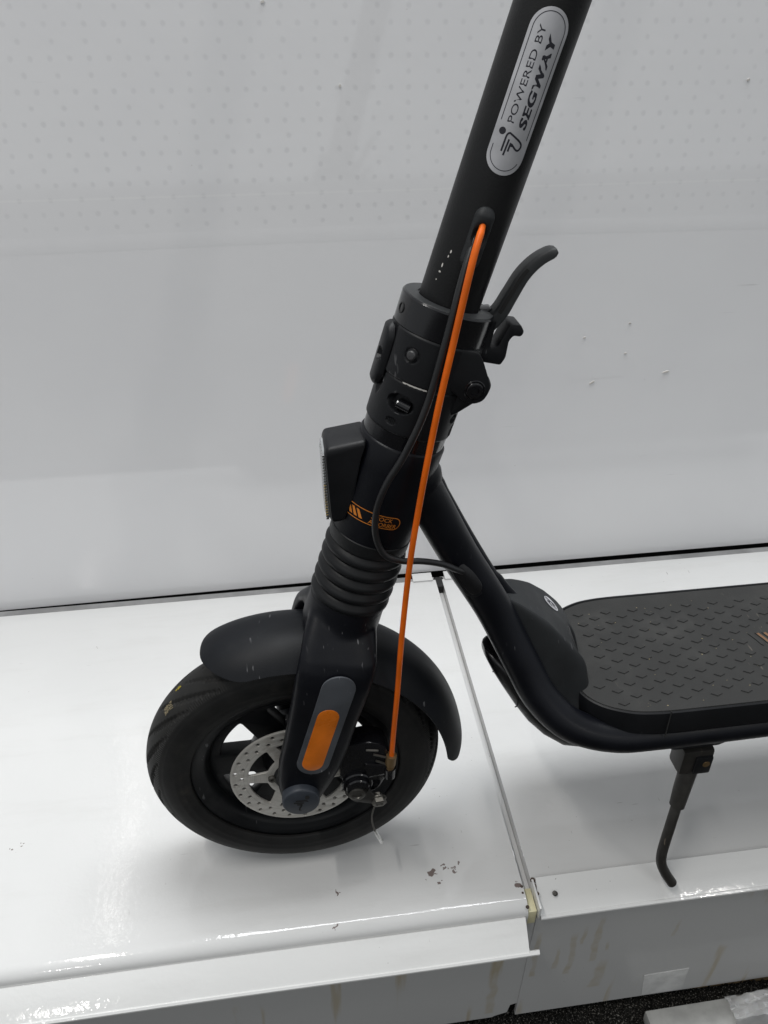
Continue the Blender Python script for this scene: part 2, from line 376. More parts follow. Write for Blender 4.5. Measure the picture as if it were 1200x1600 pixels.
        ob.evaluated_get(dg).to_mesh_clear(); bpy.data.objects.remove(ob); bpy.data.curves.remove(cu); return self
    def mesh(self, name, sharp=38):
        me = bpy.data.meshes.new(name); me.from_pydata(self.v, [], self.f)
        bm = bmesh.new(); bm.from_mesh(me)
        bmesh.ops.remove_doubles(bm, verts=bm.verts, dist=1e-6)
        bmesh.ops.recalc_face_normals(bm, faces=bm.faces[:]); bm.to_mesh(me); bm.free()
        me.polygons.foreach_set("use_smooth", [True] * len(me.polygons)); me.set_sharp_from_angle(angle=R(sharp)); me.update()
        return me
    def build(self, name, mat, parent=None, sharp=38):
        return link(name, self.mesh(name, sharp), mat, parent)

def catmull(pts, n=8):
    P = [np.array(p, float) for p in pts]; P = [2 * P[0] - P[1]] + P + [2 * P[-1] - P[-2]]; out = []
    for i in range(1, len(P) - 2):
        a, b, c, d = P[i - 1:i + 3]
        for t in np.linspace(0, 1, n, endpoint=False):
            out.append(0.5 * (2 * b + (c - a) * t + (2 * a - 5 * b + 4 * c - d) * t * t + (3 * b - a - 3 * c + d) * t ** 3))
    out.append(P[-2]); return out
def circle(cx, cy, r, n=20): return [(cx + r * math.cos(t), cy + r * math.sin(t)) for t in np.linspace(0, 2 * math.pi, n, endpoint=False)]
def pill(x0, y0, x1, y1, r, n=10):
    d = np.array((x1 - x0, y1 - y0)); a = math.atan2(d[1], d[0]); o = []
    for c, st in (((x1, y1), -90), ((x0, y0), 90)):
        o += [(c[0] + r * math.cos(a + R(st + 180 * i / n)), c[1] + r * math.sin(a + R(st + 180 * i / n))) for i in range(n + 1)]
    return o
def stroke(pts, wd):
    """outline of a polyline drawn with a round pen of width wd"""
    P = [np.array(p, float) for p in pts]; l, r_ = [], []
    for i in range(len(P)):
        t = P[min(i + 1, len(P) - 1)] - P[max(i - 1, 0)]; t /= np.linalg.norm(t); n = np.array((-t[1], t[0])) * wd / 2
        l.append(tuple(P[i] + n)); r_.append(tuple(P[i] - n))
    return l + r_[::-1]
def rounded(poly, r, n=5):
    out = []; m_ = len(poly)
    for i in range(m_):
        a, b, c = (np.array(poly[k % m_], float) for k in (i - 1, i, i + 1))
        d1 = (a - b); d2 = (c - b); l1, l2 = np.linalg.norm(d1), np.linalg.norm(d2)
        k = min(r, l1 * .45, l2 * .45); p, q = b + d1 / l1 * k, b + d2 / l2 * k
        for t in np.linspace(0, 1, n): out.append(tuple((1 - t) ** 2 * p + 2 * t * (1 - t) * b + t * t * q))
    return out
def smst(x, a, b):
    t = np.clip((x - a) / (b - a), 0, 1); return t * t * (3 - 2 * t)
UWV = lambda v0: (lambda x, y, z: (x, v0 + z, y))            # plate standing in the wheel plane
FSV = lambda v0: (lambda x, y, z: (-x, v0 + z, y))           # the same in the steering frame (x is rearward)

# ------------------------------------------------------------------ shelves, wall, floor
T = R(5.5)
def shelf(p):
    """shelf millimetres (x along, t towards viewer, q above the board) -> world metres"""
    x, t, q = p
    return (x / 1000, -(t * math.cos(T) - (-q) * 0 + q * math.sin(T)) / 1000 if False else (-t * math.cos(T) - q * math.sin(T)) / 1000,
            SHELF_Z + (-t * math.sin(T) + q * math.cos(T)) / 1000)
def extr(mb, prof, x0, x1, nx=2, closed=True, wob=None):
    xs = np.linspace(x0, x1, nx); mb.loft([[(x, t + (wob(x, i)[0] if wob else 0), q + (wob(x, i)[1] if wob else 0)) for i, (t, q) in enumerate(prof)] for x in xs], cap=closed, closed=closed); return mb

floor_v = [(-6, -6, 0), (6, -6, 0), (6, 6, 0), (-6, 6, 0)]
mb = MB(ident); mb.add(floor_v, [(0, 1, 2, 3)]); floor = tag(mb.build("floor", "carpet_fibre"), kind='structure')

# loop pile of the carpet where it shows
vs, fs = [], []
for i in range(9000):
    x, y = rng.uniform(0.05, 0.75), rng.uniform(-0.20, -0.035)
    a = rng.uniform(0, 6.28); h = rng.uniform(0.003, 0.0065); r_ = rng.uniform(0.0012, 0.0024); dx, dy = rng.gauss(0, .0015), rng.gauss(0, .0015)
    o = len(vs)
    for k in range(3): vs.append((x + r_ * math.cos(a + k * 2.09), y + r_ * math.sin(a + k * 2.09), 0.0002))
    for k in range(3): vs.append((x + dx + .6 * r_ * math.cos(a + k * 2.09), y + dy + .6 * r_ * math.sin(a + k * 2.09), h))
    fs += [(o, o + 1, o + 4, o + 3), (o + 1, o + 2, o + 5, o + 4), (o + 2, o, o + 3, o + 5), (o + 3, o + 4, o + 5)]
mb = MB(ident); mb.add(vs, fs); me = bpy.data.meshes.new("carpet_pile"); me.from_pydata(vs, [], fs)
tag(link("carpet_pile", me, "carpet_fibre"), "short looped pile of the dark speckled carpet below the shelves", "carpet", kind='stuff')

# back panel
WALL_Y = 0.372
bp_root = bpy.data.objects.new("back_panel", None); COL.objects.link(bp_root); bp_root.location = (0, 0, 0)
tag(bp_root, "glossy white back panel standing behind the scooter with faint punched dots in its upper half", "panel")
mb = MB(ident)
rows = []
def wall_low(x):
    return SHELF_Z + 0.0355 + 0.0012 * math.sin(x * 3.1 + 0.4) + (0.004 * (0.1 - x) / 0.7 * -1 if x < 0.1 else 0.002 * x)
xs = np.linspace(-1.5, 1.8, 60)
lo = [(x, WALL_Y, wall_low(x)) for x in xs]; hi = [(x, WALL_Y, 1.42) for x in xs]
lob = [(x, WALL_Y + .018, wall_low(x)) for x in xs]; hib = [(x, WALL_Y + .018, 1.42) for x in xs]
mb.grid([lo, hi, hib, lob], closed_u=True)
mb.build("panel_board", "wall_film", bp_root)
mb = MB(ident); mb.box((0.15, WALL_Y + 0.05, 0.30), (1.6, 0.012, 0.09)); mb.build("base_rail", "dark_gap", bp_root)
mb = MB(ident)    # old film patch, slightly proud
mb.add([(0.366, WALL_Y - .00012, SHELF_Z + .351), (0.434, WALL_Y - .00012, SHELF_Z + .351), (0.432, WALL_Y - .00012, SHELF_Z + .308), (0.364, WALL_Y - .00012, SHELF_Z + .306)], [(0, 1, 2, 3)])
mb.build("film_patch", "wall_film", bp_root)
# film lap: a step in the covering below the dotted part
mb = MB(ident); rows = [[], [], [], []]
for x in xs:
    e = 0.0022 * math.sin(5 * x + 1)
    z = SHELF_Z + 0.4875 + e
    for k, (dy, dz) in enumerate(((-.00004, .0085), (-.00014, .004), (-.00014, -.0035), (-.00004, -.0075))): rows[k].append((x, WALL_Y + dy, z + dz))
mb.grid(rows); mb.build("film_lap", "wall_film", bp_root)
for (x, z, s, rot) in ((0.392, .302, .0075, .5), (0.487, .3105, .009, .15), (0.375, .36, .003, 0), (0.43, .3375, .003, 0), (0.52, .63, .0035, .3), (.09, .63, .003, 1.0), (0.02, .70, .004, .2), (0.43, .375, .003, .2)):
    mb = MB(ident); c, s_ = math.cos(rot), math.sin(rot); h = s / 2
    q = [(-h, -.0007), (h * .4, -.0012), (h, .0002), (h * .5, .0012), (-h * .7, .0008)]
    pts = [(x + a * c - b * s_, z + SHELF_Z + a * s_ + b * c) for a, b in q]
    mb.add([(a, WALL_Y - .0012, b) for a, b in pts] + [(a, WALL_Y + .0001, b) for a, b in pts], [(0, 1, 2, 3, 4)] + [(i, (i + 1) % 5, 5 + (i + 1) % 5, 5 + i) for i in range(5)])
    o = mb.build("paint_chip", "chip_pale", bp_root)

def arc(cx, cy, r, a0, a1, n=8): return [(cx + r * math.cos(R(a)), cy + r * math.sin(R(a))) for a in np.linspace(a0, a1, n)]
def make_shelf(x0, x1, label, left):
    root = bpy.data.objects.new("base_shelf", None); COL.objects.link(root)
    root.location = shelf(((x0 + x1) / 2, 0, -230))
    inv = root.location.copy()
    mp = lambda p: tuple(Vector(shelf(p)) - inv)
    tag(root, label, "shelf", "white shop base shelves")
    # board: dipped back flange, flat top, rolled front edge
    prof = [(-370, -26), (-370, -7.0), (-362.0, -6.8), (-359.0, -6.6), (-357.6, -0.6), (-356, 0)]
    prof += [(t, 0) for t in np.linspace(-340, 84, 22)]
    if left: prof += arc(88, -13, 13, 88, 0, 8) + [(101, -24), (96, -26)]
    else: prof = prof[:-3] + [(70, 0), (74, -1.2), (80, -7), (92, -18), (94, -24), (92, -26)]
    prof += [(60, -26)]
    mb = MB(mp); rngx = np.linspace(x0, x1, 26)
    wob = lambda x, i: (0, 0.35 * math.sin(x * 0.021 + i * 0.5) if 5 < i < 26 else 0)
    extr(mb, prof, x0, x1, 26, True, wob)
    mb.build("shelf_board", "shelf_paint", root)
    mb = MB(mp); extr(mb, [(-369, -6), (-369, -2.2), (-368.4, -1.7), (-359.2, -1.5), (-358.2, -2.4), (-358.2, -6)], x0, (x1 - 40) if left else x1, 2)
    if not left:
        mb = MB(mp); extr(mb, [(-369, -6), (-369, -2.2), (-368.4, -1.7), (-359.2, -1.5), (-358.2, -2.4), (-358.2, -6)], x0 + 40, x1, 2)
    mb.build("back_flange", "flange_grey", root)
    # ticket rail: bent sheet with a rolled lower hem
    if left: a, b = (102.5, -11.0), (125.5, -32.5)
    else: a, b = (74.5, 2.2), (101.5, -19.5)
    d = np.array(b) - np.array(a); d /= np.linalg.norm(d); n_ = np.array((-d[1], d[0])); n_ = n_ if n_[1] > 0 else -n_
    A, B = np.array(a), np.array(b)
    pr = [A - d * 0.6 - n_ * 2.2, A - d * 0.8, A, A + d * 1.2 + n_ * .5, B - d * 3.4 + n_ * .3, B - d * 2.6 + n_ * 1.3, B - d * .6 + n_ * 1.3, B + d * .6 + n_ * .3, B + d * .8 - n_ * 1.2, B - n_ * 2.6, B - d * 6 - n_ * 3.2, B - d * 6 - n_ * 1.6, B - d * 2.2 - n_ * 1.5, A + d * 2 - n_ * 1.6]
    mb = MB(mp); rx1 = x1 + (5 if left else 0); rx0 = x0 + (0 if left else 4)
    extr(mb, [tuple(p) for p in pr], rx0, x1 + (-3 if left else 0), 30, True, lambda x, i: (0.25 * math.sin(x * .017), 0.25 * math.cos(x * .013)))
    rail = mb.build("price_rail", "rail_paint", root)
    if left:      # hem tab left standing past the cut end
        mb = MB(mp); extr(mb, [tuple(p) for p in (B - d * 4.2 + n_ * 1.2, B - d * .6 + n_ * 1.3, B + d * .7 + n_ * .2, B + d * .5 - n_ * 1.6, B - d * 4.0 - n_ * 1.4)], x1 - 3, x1 + 6, 2); mb.build("hem_tab", "rail_paint", rail)
    else:
        mb = MB(mp)
        mb.box((x0 + 1.2, 88, -8), (1.0, 14, 9), .5); mb.build("end_flange", "rail_paint", rail)
        mb = MB(mp); mb.lathe((x0 + 20, 86, -4.8 - 1.5), (0, .62, .78), (1, 0, 0), (0, .78, -.62), [(-2, 2.3), (2.05, 2.3), (2.2, 1.9), (1.0, 1.6)], 18); mb.build("rivet_hole", "bolt_steel", rail)
    # front kick panel
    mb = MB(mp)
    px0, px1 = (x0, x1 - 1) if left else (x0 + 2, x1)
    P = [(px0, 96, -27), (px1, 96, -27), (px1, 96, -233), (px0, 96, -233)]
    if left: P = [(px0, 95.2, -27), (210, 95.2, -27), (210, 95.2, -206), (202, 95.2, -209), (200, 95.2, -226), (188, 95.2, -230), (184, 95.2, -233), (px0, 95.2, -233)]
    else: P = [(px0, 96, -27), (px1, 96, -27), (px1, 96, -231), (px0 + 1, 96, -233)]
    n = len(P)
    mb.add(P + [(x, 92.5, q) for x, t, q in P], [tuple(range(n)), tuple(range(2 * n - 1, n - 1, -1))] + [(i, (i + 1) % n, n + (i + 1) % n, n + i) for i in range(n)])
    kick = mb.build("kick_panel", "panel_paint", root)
    if not left:
        mb = MB(mp)
        t_ = [(345, 96.5, -182), (395, 96.5, -180), (398, 96.5, -229), (352, 96.5, -230)]
        mb.add(t_ + [(x, 96.05, q) for x, t, q in t_], [(0, 1, 2, 3), (7, 6, 5, 4)] + [(i, (i + 1) % 4, 4 + (i + 1) % 4, 4 + i) for i in range(4)])
        mb.build("tape_patch", "tape", kick)
    return root, mp
left_root, lmp = make_shelf(-900, 197.5, "white base shelf under the front wheel, its price rail hanging lower", True)
right_root, rmp = make_shelf(206.5, 1300, "white base shelf under the deck and kickstand, with yellow drip stains on its front", False)
# dark space and bracket in the joint between the two boards
mb = MB(lmp); mb.box((203.1, -140, -18), (3.4, 236, 6), 1.6); mb.build("joint_channel", "shelf_paint", left_root)
mb = MB(lmp); mb.box((202.0, -352, -12), (6.5, 10, 11.7), .5); mb.build("bracket_slot", "dark_gap", left_root)
mb = MB(lmp); mb.box((202.2, 88, -19), (4.0, 11, 10.5), .8); mb.build("joint_spacer", "cream_plastic", left_root)
mb = MB(lmp)
for sx in (-1, 1): mb.box((202 + sx * 22, -362, 1.0), (13.5, 8.0, 1.6), .5)
mb.build("bracket_tab", "shelf_paint", left_root)
mb = MB(lmp); mb.box((203, 66, -130), (9, 20, 100), 1); mb.build("joint_post", "dark_gap", left_root)
mb = MB(lmp)
for x, t, r_ in ((194.5, 91, 2.2), (196.3, 79, 1.6), (195.6, 85, 1.3), (197.0, 97, 1.8)):
    mb.lathe((x, t, -0.6 if t < 90 else -2.6), (0, 0, 1), (1, 0, 0), (0, 1, 0), [(0, r_), (.95, r_ * .8)], 7)
mb.build("rust_chip", "chip_dark", left_root)
mb = MB(rmp)
for x, t, r_ in ((208.3, 74, 2.6), (208.6, 80, 1.8), (209, 87, 1.8)): mb.lathe((x, t, -1.0), (0, 0, 1), (1, 0, 0), (0, 1, 0), [(0, r_), (1.3, r_ * .8)], 7)
mb.build("rust_chip", "chip_dark", right_root)

# board edge under the right shelf, and a wrapped white length on the carpet
mb = MB(ident)
mb.add([(0.30, -.061, .001), (0.30, -.0615, .018), (1.2, -.0845, .019), (1.2, -.085, .001), (0.30, -.03, .001), (0.30, -.03, .018), (1.2, -.05, .019), (1.2, -.05, .001)],
       [(0, 1, 2, 3), (4, 7, 6, 5), (1, 5, 6, 2), (0, 4, 5, 1), (3, 2, 6, 7), (0, 3, 7, 4)])
tag(mb.build("plinth_board", "mdf"), "bare brown board edge on the carpet under the right shelf's front panel", "board")
pk = bpy.data.objects.new("wrapped_parcel", None); COL.objects.link(pk); pk.location = (0.6, -0.10, 0); pk.rotation_euler = (0, 0, R(0.5))
tag(pk, "flat white length wrapped in clear crinkled plastic lying on the carpet", "parcel")
mb = MB(ident); mb.box((0.0, 0, 0.0125), (0.25, 0.0135, 0.0085), .002); mb.build("white_board", "parcel_white", pk)
mb = MB(ident); rows = []
for i, x in enumerate(np.linspace(-0.16, 0.27, 70)):
    row = []
    for j, t in enumerate(np.linspace(-1, 1, 15)):
        y = t * 0.0165; z = 0.0225 - 0.012 * smst(abs(t), .75, 1.0)
        z += 0.0034 * abs(math.sin(x * 140 + 3 * t + 2 * math.sin(x * 50))) + 0.003 * abs(math.sin(x * 60 - 5 * t)) + rng.uniform(0, .002)
        row.append((x, y, z))
    rows.append(row)
mb.grid(rows); mb.build("plastic_film", "plastic_wrap", pk, sharp=25)

# ------------------------------------------------------------------ the scooter
LEAN = R(2.7)
Wv = Vector((0, -math.sin(LEAN), math.cos(LEAN)))
AXLE = Vector((0, 0, SHELF_Z)) + 0.127 * Vector((0, -math.sin(T), math.cos(T)))
SC = bpy.data.objects.new("electric_scooter", None); COL.objects.link(SC)
SC.location = AXLE - 0.127 * Wv; SC.rotation_euler = (LEAN, 0, 0)
tag(SC, "matte black electric kick scooter with orange brake cable standing on the white shelves", "scooter")

# --- steering column
E1, E2, AXD = (1, 0, 0), (0, 1, 0), (0, 0, 1)
def cyl(prof, n=72, mp=axm): mb = MB(mp); mb.lathe((0, 0, 0), AXD, E1, E2, prof, n); return mb
RS = 19.5
stem = cyl([(392, RS), (700, RS), (960, RS), (961, RS - 1)], 72).build("stem_tube", "black_stem", SC)
def on_stem(phi0, r):
    """(along axis, across towards the front) on the tube's skin at angle phi0 from the viewer's side"""
    def place(x, y, z):
        p = phi0 + y / RS; rr = r + z
        return (rr * math.sin(p), rr * math.cos(p), x)
    return place
PH = R(7)
def skin_patch(outline_fn, s0, s1, hw, r, phi0, n=(40, 16)):
    rows = []
    for a in np.linspace(0, 1, n[0]):
        s = s0 + (s1 - s0) * a; wd = outline_fn(s)
        rows.append([on_stem(phi0, r)(s, wd * t, 0) for t in np.linspace(-1, 1, n[1])])
    return rows
def pill_w(s0, s1, hw):
    def f(s):
        d = min(s - s0, s1 - s)
        return hw * math.sqrt(max(1 - max(1 - d / hw, 0) ** 2, 0.0004))
    return f
ss = list(494 + 10.6 * (1 - np.cos(np.linspace(0, math.pi / 2, 12)))) + list(np.linspace(506, 563, 12)) + list(575 - 10.6 * (1 - np.cos(np.linspace(math.pi / 2, 0, 12))))
pw = pill_w(494, 575, 10.6)
mb = MB(axm); rows = [[on_stem(PH, RS + .22)(s, pw(s) * t, 0) for t in np.linspace(-1, 1, 18)] for s in ss]; mb.grid(rows)
label = mb.build("silver_sticker", "silver_label", stem)
def print_on(mb, polys):
    mb.plate(polys, 0.02, 0, lambda x, y, z: on_stem(PH, RS + .30)(x, y, z))
def subdiv(pts, n=3):
    o = []
    for i in range(len(pts)):
        a, b = np.array(pts[i]), np.array(pts[(i + 1) % len(pts)])
        for t in range(n): o.append(tuple(a + (b - a) * t / n))
    return o
mb = MB(axm); TP = on_stem(PH, RS + .28)
mb.text("POWERED BY", 5.2, lambda x, y, z: TP(519.5 + x, 1.7 + y, z), bold=.02, xs=1.46)
mb.text("SEGWAY", 6.0, lambda x, y, z: TP(518 + x, -5.5 + y, z), bold=.13, shear=.15, xs=1.72, spacing=1.08)
mb.text("SEGWAY", 6.0, lambda x, y, z: TP(518.4 + x, -5.5 + y, z + .01), bold=.13, shear=.15, xs=1.72, spacing=1.08)
mb.text("SEGWAY", 6.0, lambda x, y, z: TP(518.7 + x, -5.45 + y, z + .015), bold=.13, shear=.15, xs=1.72, spacing=1.08)
c0 = (504.6, 0); rr_ = 8.6
lineA = [(505 + rr_ * math.cos(R(a)), rr_ * math.sin(R(a))) for a in np.linspace(98, 180, 16)] + [(505 + rr_ * math.cos(R(a)), rr_ * math.sin(R(a))) for a in np.linspace(185, 248, 12)]
mb.plate([stroke([(508, 8.6)] + lineA, .42)], 0, 0, TP)
top = [(x, 8.6) for x in np.linspace(520, 564.5, 12)] + [(564.5 + rr_ * math.cos(R(a)), rr_ * math.sin(R(a))) for a in np.linspace(84, -84, 22)] + [(x, -8.6) for x in np.linspace(564.5, 514, 12)]
mb.plate([stroke(top, .42)], 0, 0, TP)
def logo(mb, place, k=1.0, wd=1.0):
    """dot and three-stroke figure, x along, y across, drawn from its dot"""
    P = lambda pts: [(x * k, y * k) for x, y in pts]
    mb.plate([P(circle(0, 0, 1.85, 18))], 0, 0, place)
    o = catmull([(-9.6, -2.75), (-5, -2.85), (-1.5, -3.0), (-.15, -3.9), (-.3, -5.3), (-2.7, -11.0), (-4.7, -12.5), (-6.9, -11.6), (-6.9, -10.0), (-5.2, -7.4)], 6)
    mb.plate([P(stroke(o, wd))], 0, 0, place)
    mb.plate([P(stroke([(-11.3, -4.45), (-7, -4.7), (-3.0, -4.9)], wd))], 0, 0, place)
    mb.plate([P(stroke([(-8.9, -6.2), (-6.6, -6.3), (-4.9, -6.4)], wd))], 0, 0, place)
    mb.plate([P([(-6.4, -6.1), (-4.3, -5.9), (-4.6, -7.4), (-6.0, -8.9)])], 0, 0, place)
logo(mb, lambda x, y, z: TP(515.2 + x, 6.0 + y, z))
mb.build("sticker_print", "dark_print", label)
# grommet where the cables leave the tube
pg = pill_w(440, 477, 6.4); rows = []
for s in np.linspace(440, 477, 40):
    row = []
    for t in np.linspace(-1, 1, 17):
        wd = pg(s); e = max(0, 1 - abs(t) ** 3) * min(1, (min(s - 440, 477 - s) / 5)) ** .5
        hole = math.exp(-(((s - 461) / 6.0) ** 2 + (wd * t / 3.4) ** 2) ** 2)
        row.append(on_stem(R(6), RS)(s, wd * t, -.6 + 4.6 * e - 4.0 * hole))
    rows.append(row)
mb = MB(axm); mb.grid(rows); mb.build("cable_grommet", "grey_plastic", stem)
mb = MB(axm)
for s, p, a, b in ((447, 42, 1.0, .5), (444, 44, .8, .4), (438, 50, 1.3, .5), (434, 51, .6, .8), (429, 53, .5, .4)):
    q = [on_stem(R(p), RS + .12)(s + a * math.cos(t) * (1 + .3 * math.sin(3 * t)), b * math.sin(t), 0) for t in np.linspace(0, 6.28, 9)[:-1]]; mb.add(q, [tuple(range(8))])
mb.build("paint_chip", "chip_pale", stem)

# clamp collar, lever, latch
mb = cyl([(396.5, 29.4), (396.9, 30.0), (414.6, 30.0), (415.6, 29.2), (415.8, 28.2), (415.4, 20.2), (400, 20.0)], 96)
collar = mb.build("clamp_collar", "gloss_black", SC)
mb = cyl([(414.9, 29.3), (415.95, 28.6), (416.0, 20.6), (415.2, 20.2)], 96); mb.build("collar_top", "lever_grey", collar)
def hole_on(mb, phi, s, r_, rad, depth=3):
    e_r = np.array((math.sin(phi), math.cos(phi), 0)); e_t = np.array((math.cos(phi), -math.sin(phi), 0))
    mb.lathe(e_r * rad + np.array((0, 0, s)), tuple(e_r), tuple(e_t), (0, 0, 1), [(-1.5, r_ * .98), (.35, r_), (.45, r_ * .82), (-.6, r_ * .75), (-.6, 0)], 20)
mb = MB(axm); hole_on(mb, R(78), 406, 3.4, 30.0); mb.build("clamp_bolt", "dark_gap", collar)
lev_c = catmull([(-27, 405), (-33, 418), (-35.5, 430), (-38.5, 444), (-44, 455), (-52, 463.5)], 6)
lev_c = [np.array((p[0] , 0, p[1])) for p in lev_c]
LR = R(14)
lev_ax = lambda p: ax(p[0] * math.cos(LR) - p[1] * math.sin(LR) * -0, p[1] + (-p[0] - 20) * math.sin(LR), p[2])
levm = lambda p: scoot(lev_ax(p))
mb = MB(levm); loops = []
for i, p in enumerate(lev_c):
    t = lev_c[min(i + 1, len(lev_c) - 1)] - lev_c[max(i - 1, 0)]; t /= np.linalg.norm(t); n_ = np.array((t[2], 0, -t[0]))
    a = i / (len(lev_c) - 1); h = 4.6 - 1.5 * a; wv = 6.4 - 1.0 * a
    if i == len(lev_c) - 1: h *= .55; wv *= .75
    if i == len(lev_c) - 2: h *= .9; wv *= .95
    sec = rounded([(-h, -wv), (h, -wv), (h, wv), (-h, wv)], 2.2, 4)
    loops.append([tuple(p + n_ * x + np.array((0, y, 0))) for x, y in sec])
mb.loft(loops); lever = mb.build("quick_release_lever", "lever_grey", SC)
sl = [p for p in lev_c[6:21]]
mb = MB(levm); mb.plate([stroke([( -(p[0] + 1.6), p[2] + .6) for p in sl], 2.4)], .6, 0, lambda x, y, z: (-x, 6.4 + z, y)); mb.build("lever_slot", "dark_gap", lever)
mb = MB(axm)
mb.plate([rounded([(22, 389), (30, 385.5), (44, 386.5), (45.5, 392), (43.5, 403), (45, 407), (50, 407.5), (51, 411), (47, 415), (40, 414), (37.5, 398), (33, 396), (31, 414), (24, 414)], 1.6)], 17, 1.0, FSV(1))
latch = mb.build("latch_block", "black_plastic", SC)
mb = MB(axm); mb.lathe((-29.5, -8, 413), (0, 1, 0), (1, 0, 0), (0, 0, 1), [(0, 2.6), (14, 2.6), (14.5, 2)], 16)
mb.plate([rounded([(20, 405), (31, 405), (31, 417), (27, 418.5), (20, 416)], 1)], 9, .5, FSV(-2)); mb.build("clamp_jaw", "gloss_black", latch)

# folding joint
def field(s0, s1, rf, ns=60, n=220):
    mb = MB(axm); rows = []
    for s in np.linspace(s0, s1, ns):
        rows.append([(rf(s, p) * math.sin(p), rf(s, p) * math.cos(p), s) for p in np.linspace(-math.pi, math.pi, n, endpoint=False)])
    mb.grid(rows, closed_v=True)
    for s in (s0, s1):      # inner return so the edge has thickness
        rows = [[(r_ * math.sin(p), r_ * math.cos(p), s) for p in np.linspace(-math.pi, math.pi, n, endpoint=False)] for r_ in (24, max(rf(s, 0), 24.5))]
        rows[1] = [(rf(s, p) * math.sin(p), rf(s, p) * math.cos(p), s) for p in np.linspace(-math.pi, math.pi, n, endpoint=False)]
        mb.grid(rows, closed_v=True)
    return mb
def ell(s, p, s0, p0, a, b, r_=30.0, pw_=2.0, soft=.25):
    d = (abs((s - s0) / a) ** pw_ + abs((p - p0) * r_ / b) ** pw_) ** (1 / pw_)
    return 1 - smst(d, 1 - soft, 1 + soft * .4)
def edge(s, s0, s1, c=1.2): return c * (1 - smst(s - s0, 0, c)) * .6 + c * (1 - smst(s1 - s, 0, c)) * .6
def upper_r(s, p):
    r_ = 30.4 - edge(s, 366, 396.5)
    r_ -= 1.6 * ell(s, p, 378, R(77), 30, 4.0)          # shadow gap beside the latch tab
    r_ += 0.9 * ell(s, p, 384, R(38), 4.2, 4.2, soft=.12) - 1.0 * ell(s, p, 383.6, R(38), 4.9, 4.9, soft=.1) + .2 * ell(s, p, 384, R(38), 3.0, 3.0)
    return r_
upj = field(366.2, 396.4, upper_r, 64, 260).build("joint_upper", "black_plastic", SC)
def lower_r(s, p):
    r_ = 29.6 - edge(s, 331, 365.6)
    r_ -= 5.5 * ell(s, p, 351.5, R(34), 6.2, 9.2, soft=.14)        # oval bolt pocket
    r_ -= 1.3 * ell(s, p, 338.5, R(38), 2.6, 3.9, soft=.12)
    r_ -= 1.6 * ell(s, p, 366, R(77), 17, 4.0)
    r_ -= .8 * (1 - smst(abs(p - R(-2)) * 30, .3, .9))             # seam at the side plate
    r_ -= 4.5 * ell(s, p, 347, R(-52), 3.2, 4.2, soft=.14) + 5 * ell(s, p, 337, R(-62), 5.2, 4.5, soft=.12)
    return r_
lowj = field(331, 365.8, lower_r, 72, 260).build("joint_lower", "black_plastic", SC)
mb = MB(axm)
e_r = np.array((math.sin(R(30)), math.cos(R(30)), 0)); e_t = np.array((math.cos(R(30)), -math.sin(R(30)), 0))
mb.tube([e_r * 26.3 + e_t * 4 + np.array((0, 0, 350.5)), e_r * 26.6 - e_t * 5 + np.array((0, 0, 350.0))], 3.3, 14)
bolt = mb.build("joint_bolt", "gloss_black", lowj)
mb = MB(axm); mb.tube([e_r * 27.2 + e_t * 4.2 + np.array((0, 0, 351)), e_r * 27.2 + e_t * 3.2 + np.array((0, 0, 351))], 2.3, 12); mb.build("bolt_tip", "zinc", bolt)
mb = MB(axm)
for i in range(6):
    p = R(32) + i * .044
    mb.tube([(28.6 * math.sin(p), 28.6 * math.cos(p), 336.8), (28.6 * math.sin(p), 28.6 * math.cos(p), 340.2)], .25, 6)
mb.build("knurled_plug", "grey_plastic", lowj)
cyl([(366.6, 28.2), (365.2, 28.2)], 72).build("joint_gap", "dark_gap", lowj)
mb = MB(axm)
for p, s, l in ((29, 366.0, 3), (23, 366.0, 2.6), (17, 366, 2), (11, 366, 2.2), (36, 365.9, 1.4)):
    q = [((30.15) * math.sin(R(p) + a / 30), 30.15 * math.cos(R(p) + a / 30), s + b) for a, b in ((-l, -.5), (0, -.75), (l * .8, -.35), (l, .2), (0, .3), (-l * .7, .35))]; mb.add(q, [tuple(range(6))])
mb.build("paint_chip", "chip_pale", lowj)
mb = MB(axm); e1 = np.array((math.sin(R(38)), math.cos(R(38)), 0)); mb.lathe(e1 * 30.0 + np.array((0, 0, 384)), tuple(e1), (math.cos(R(38)), -math.sin(R(38)), 0), (0, 0, 1), [(0, 3.0), (1.4, 2.9), (2.0, 2.3), (2.2, 0)], 24); mb.build("joint_pin", "pin_grey", upj)
# latch tab on the front of the joint
mb = MB(axm); rows = []
for s in np.linspace(352, 395, 44):
    wd = pill_w(351.8, 395.2, 11)(s); row = []
    for t in np.linspace(-1, 1, 21):
        p = R(93) + wd * t / 31 ; e = (max(0, 1 - abs(t) ** 5)) ** .5 * min(1, (min(s - 351.8, 395.2 - s) / 4)) ** .5
        r_ = 29.6 + 4.6 * e - 2.6 * ell(s, p, 374, R(84), 4.0, 3.4, soft=.12)
        row.append((r_ * math.sin(p), r_ * math.cos(p), s))
    rows.append(row)
mb.grid(rows); tab = mb.build("latch_tab", "black_plastic", SC)
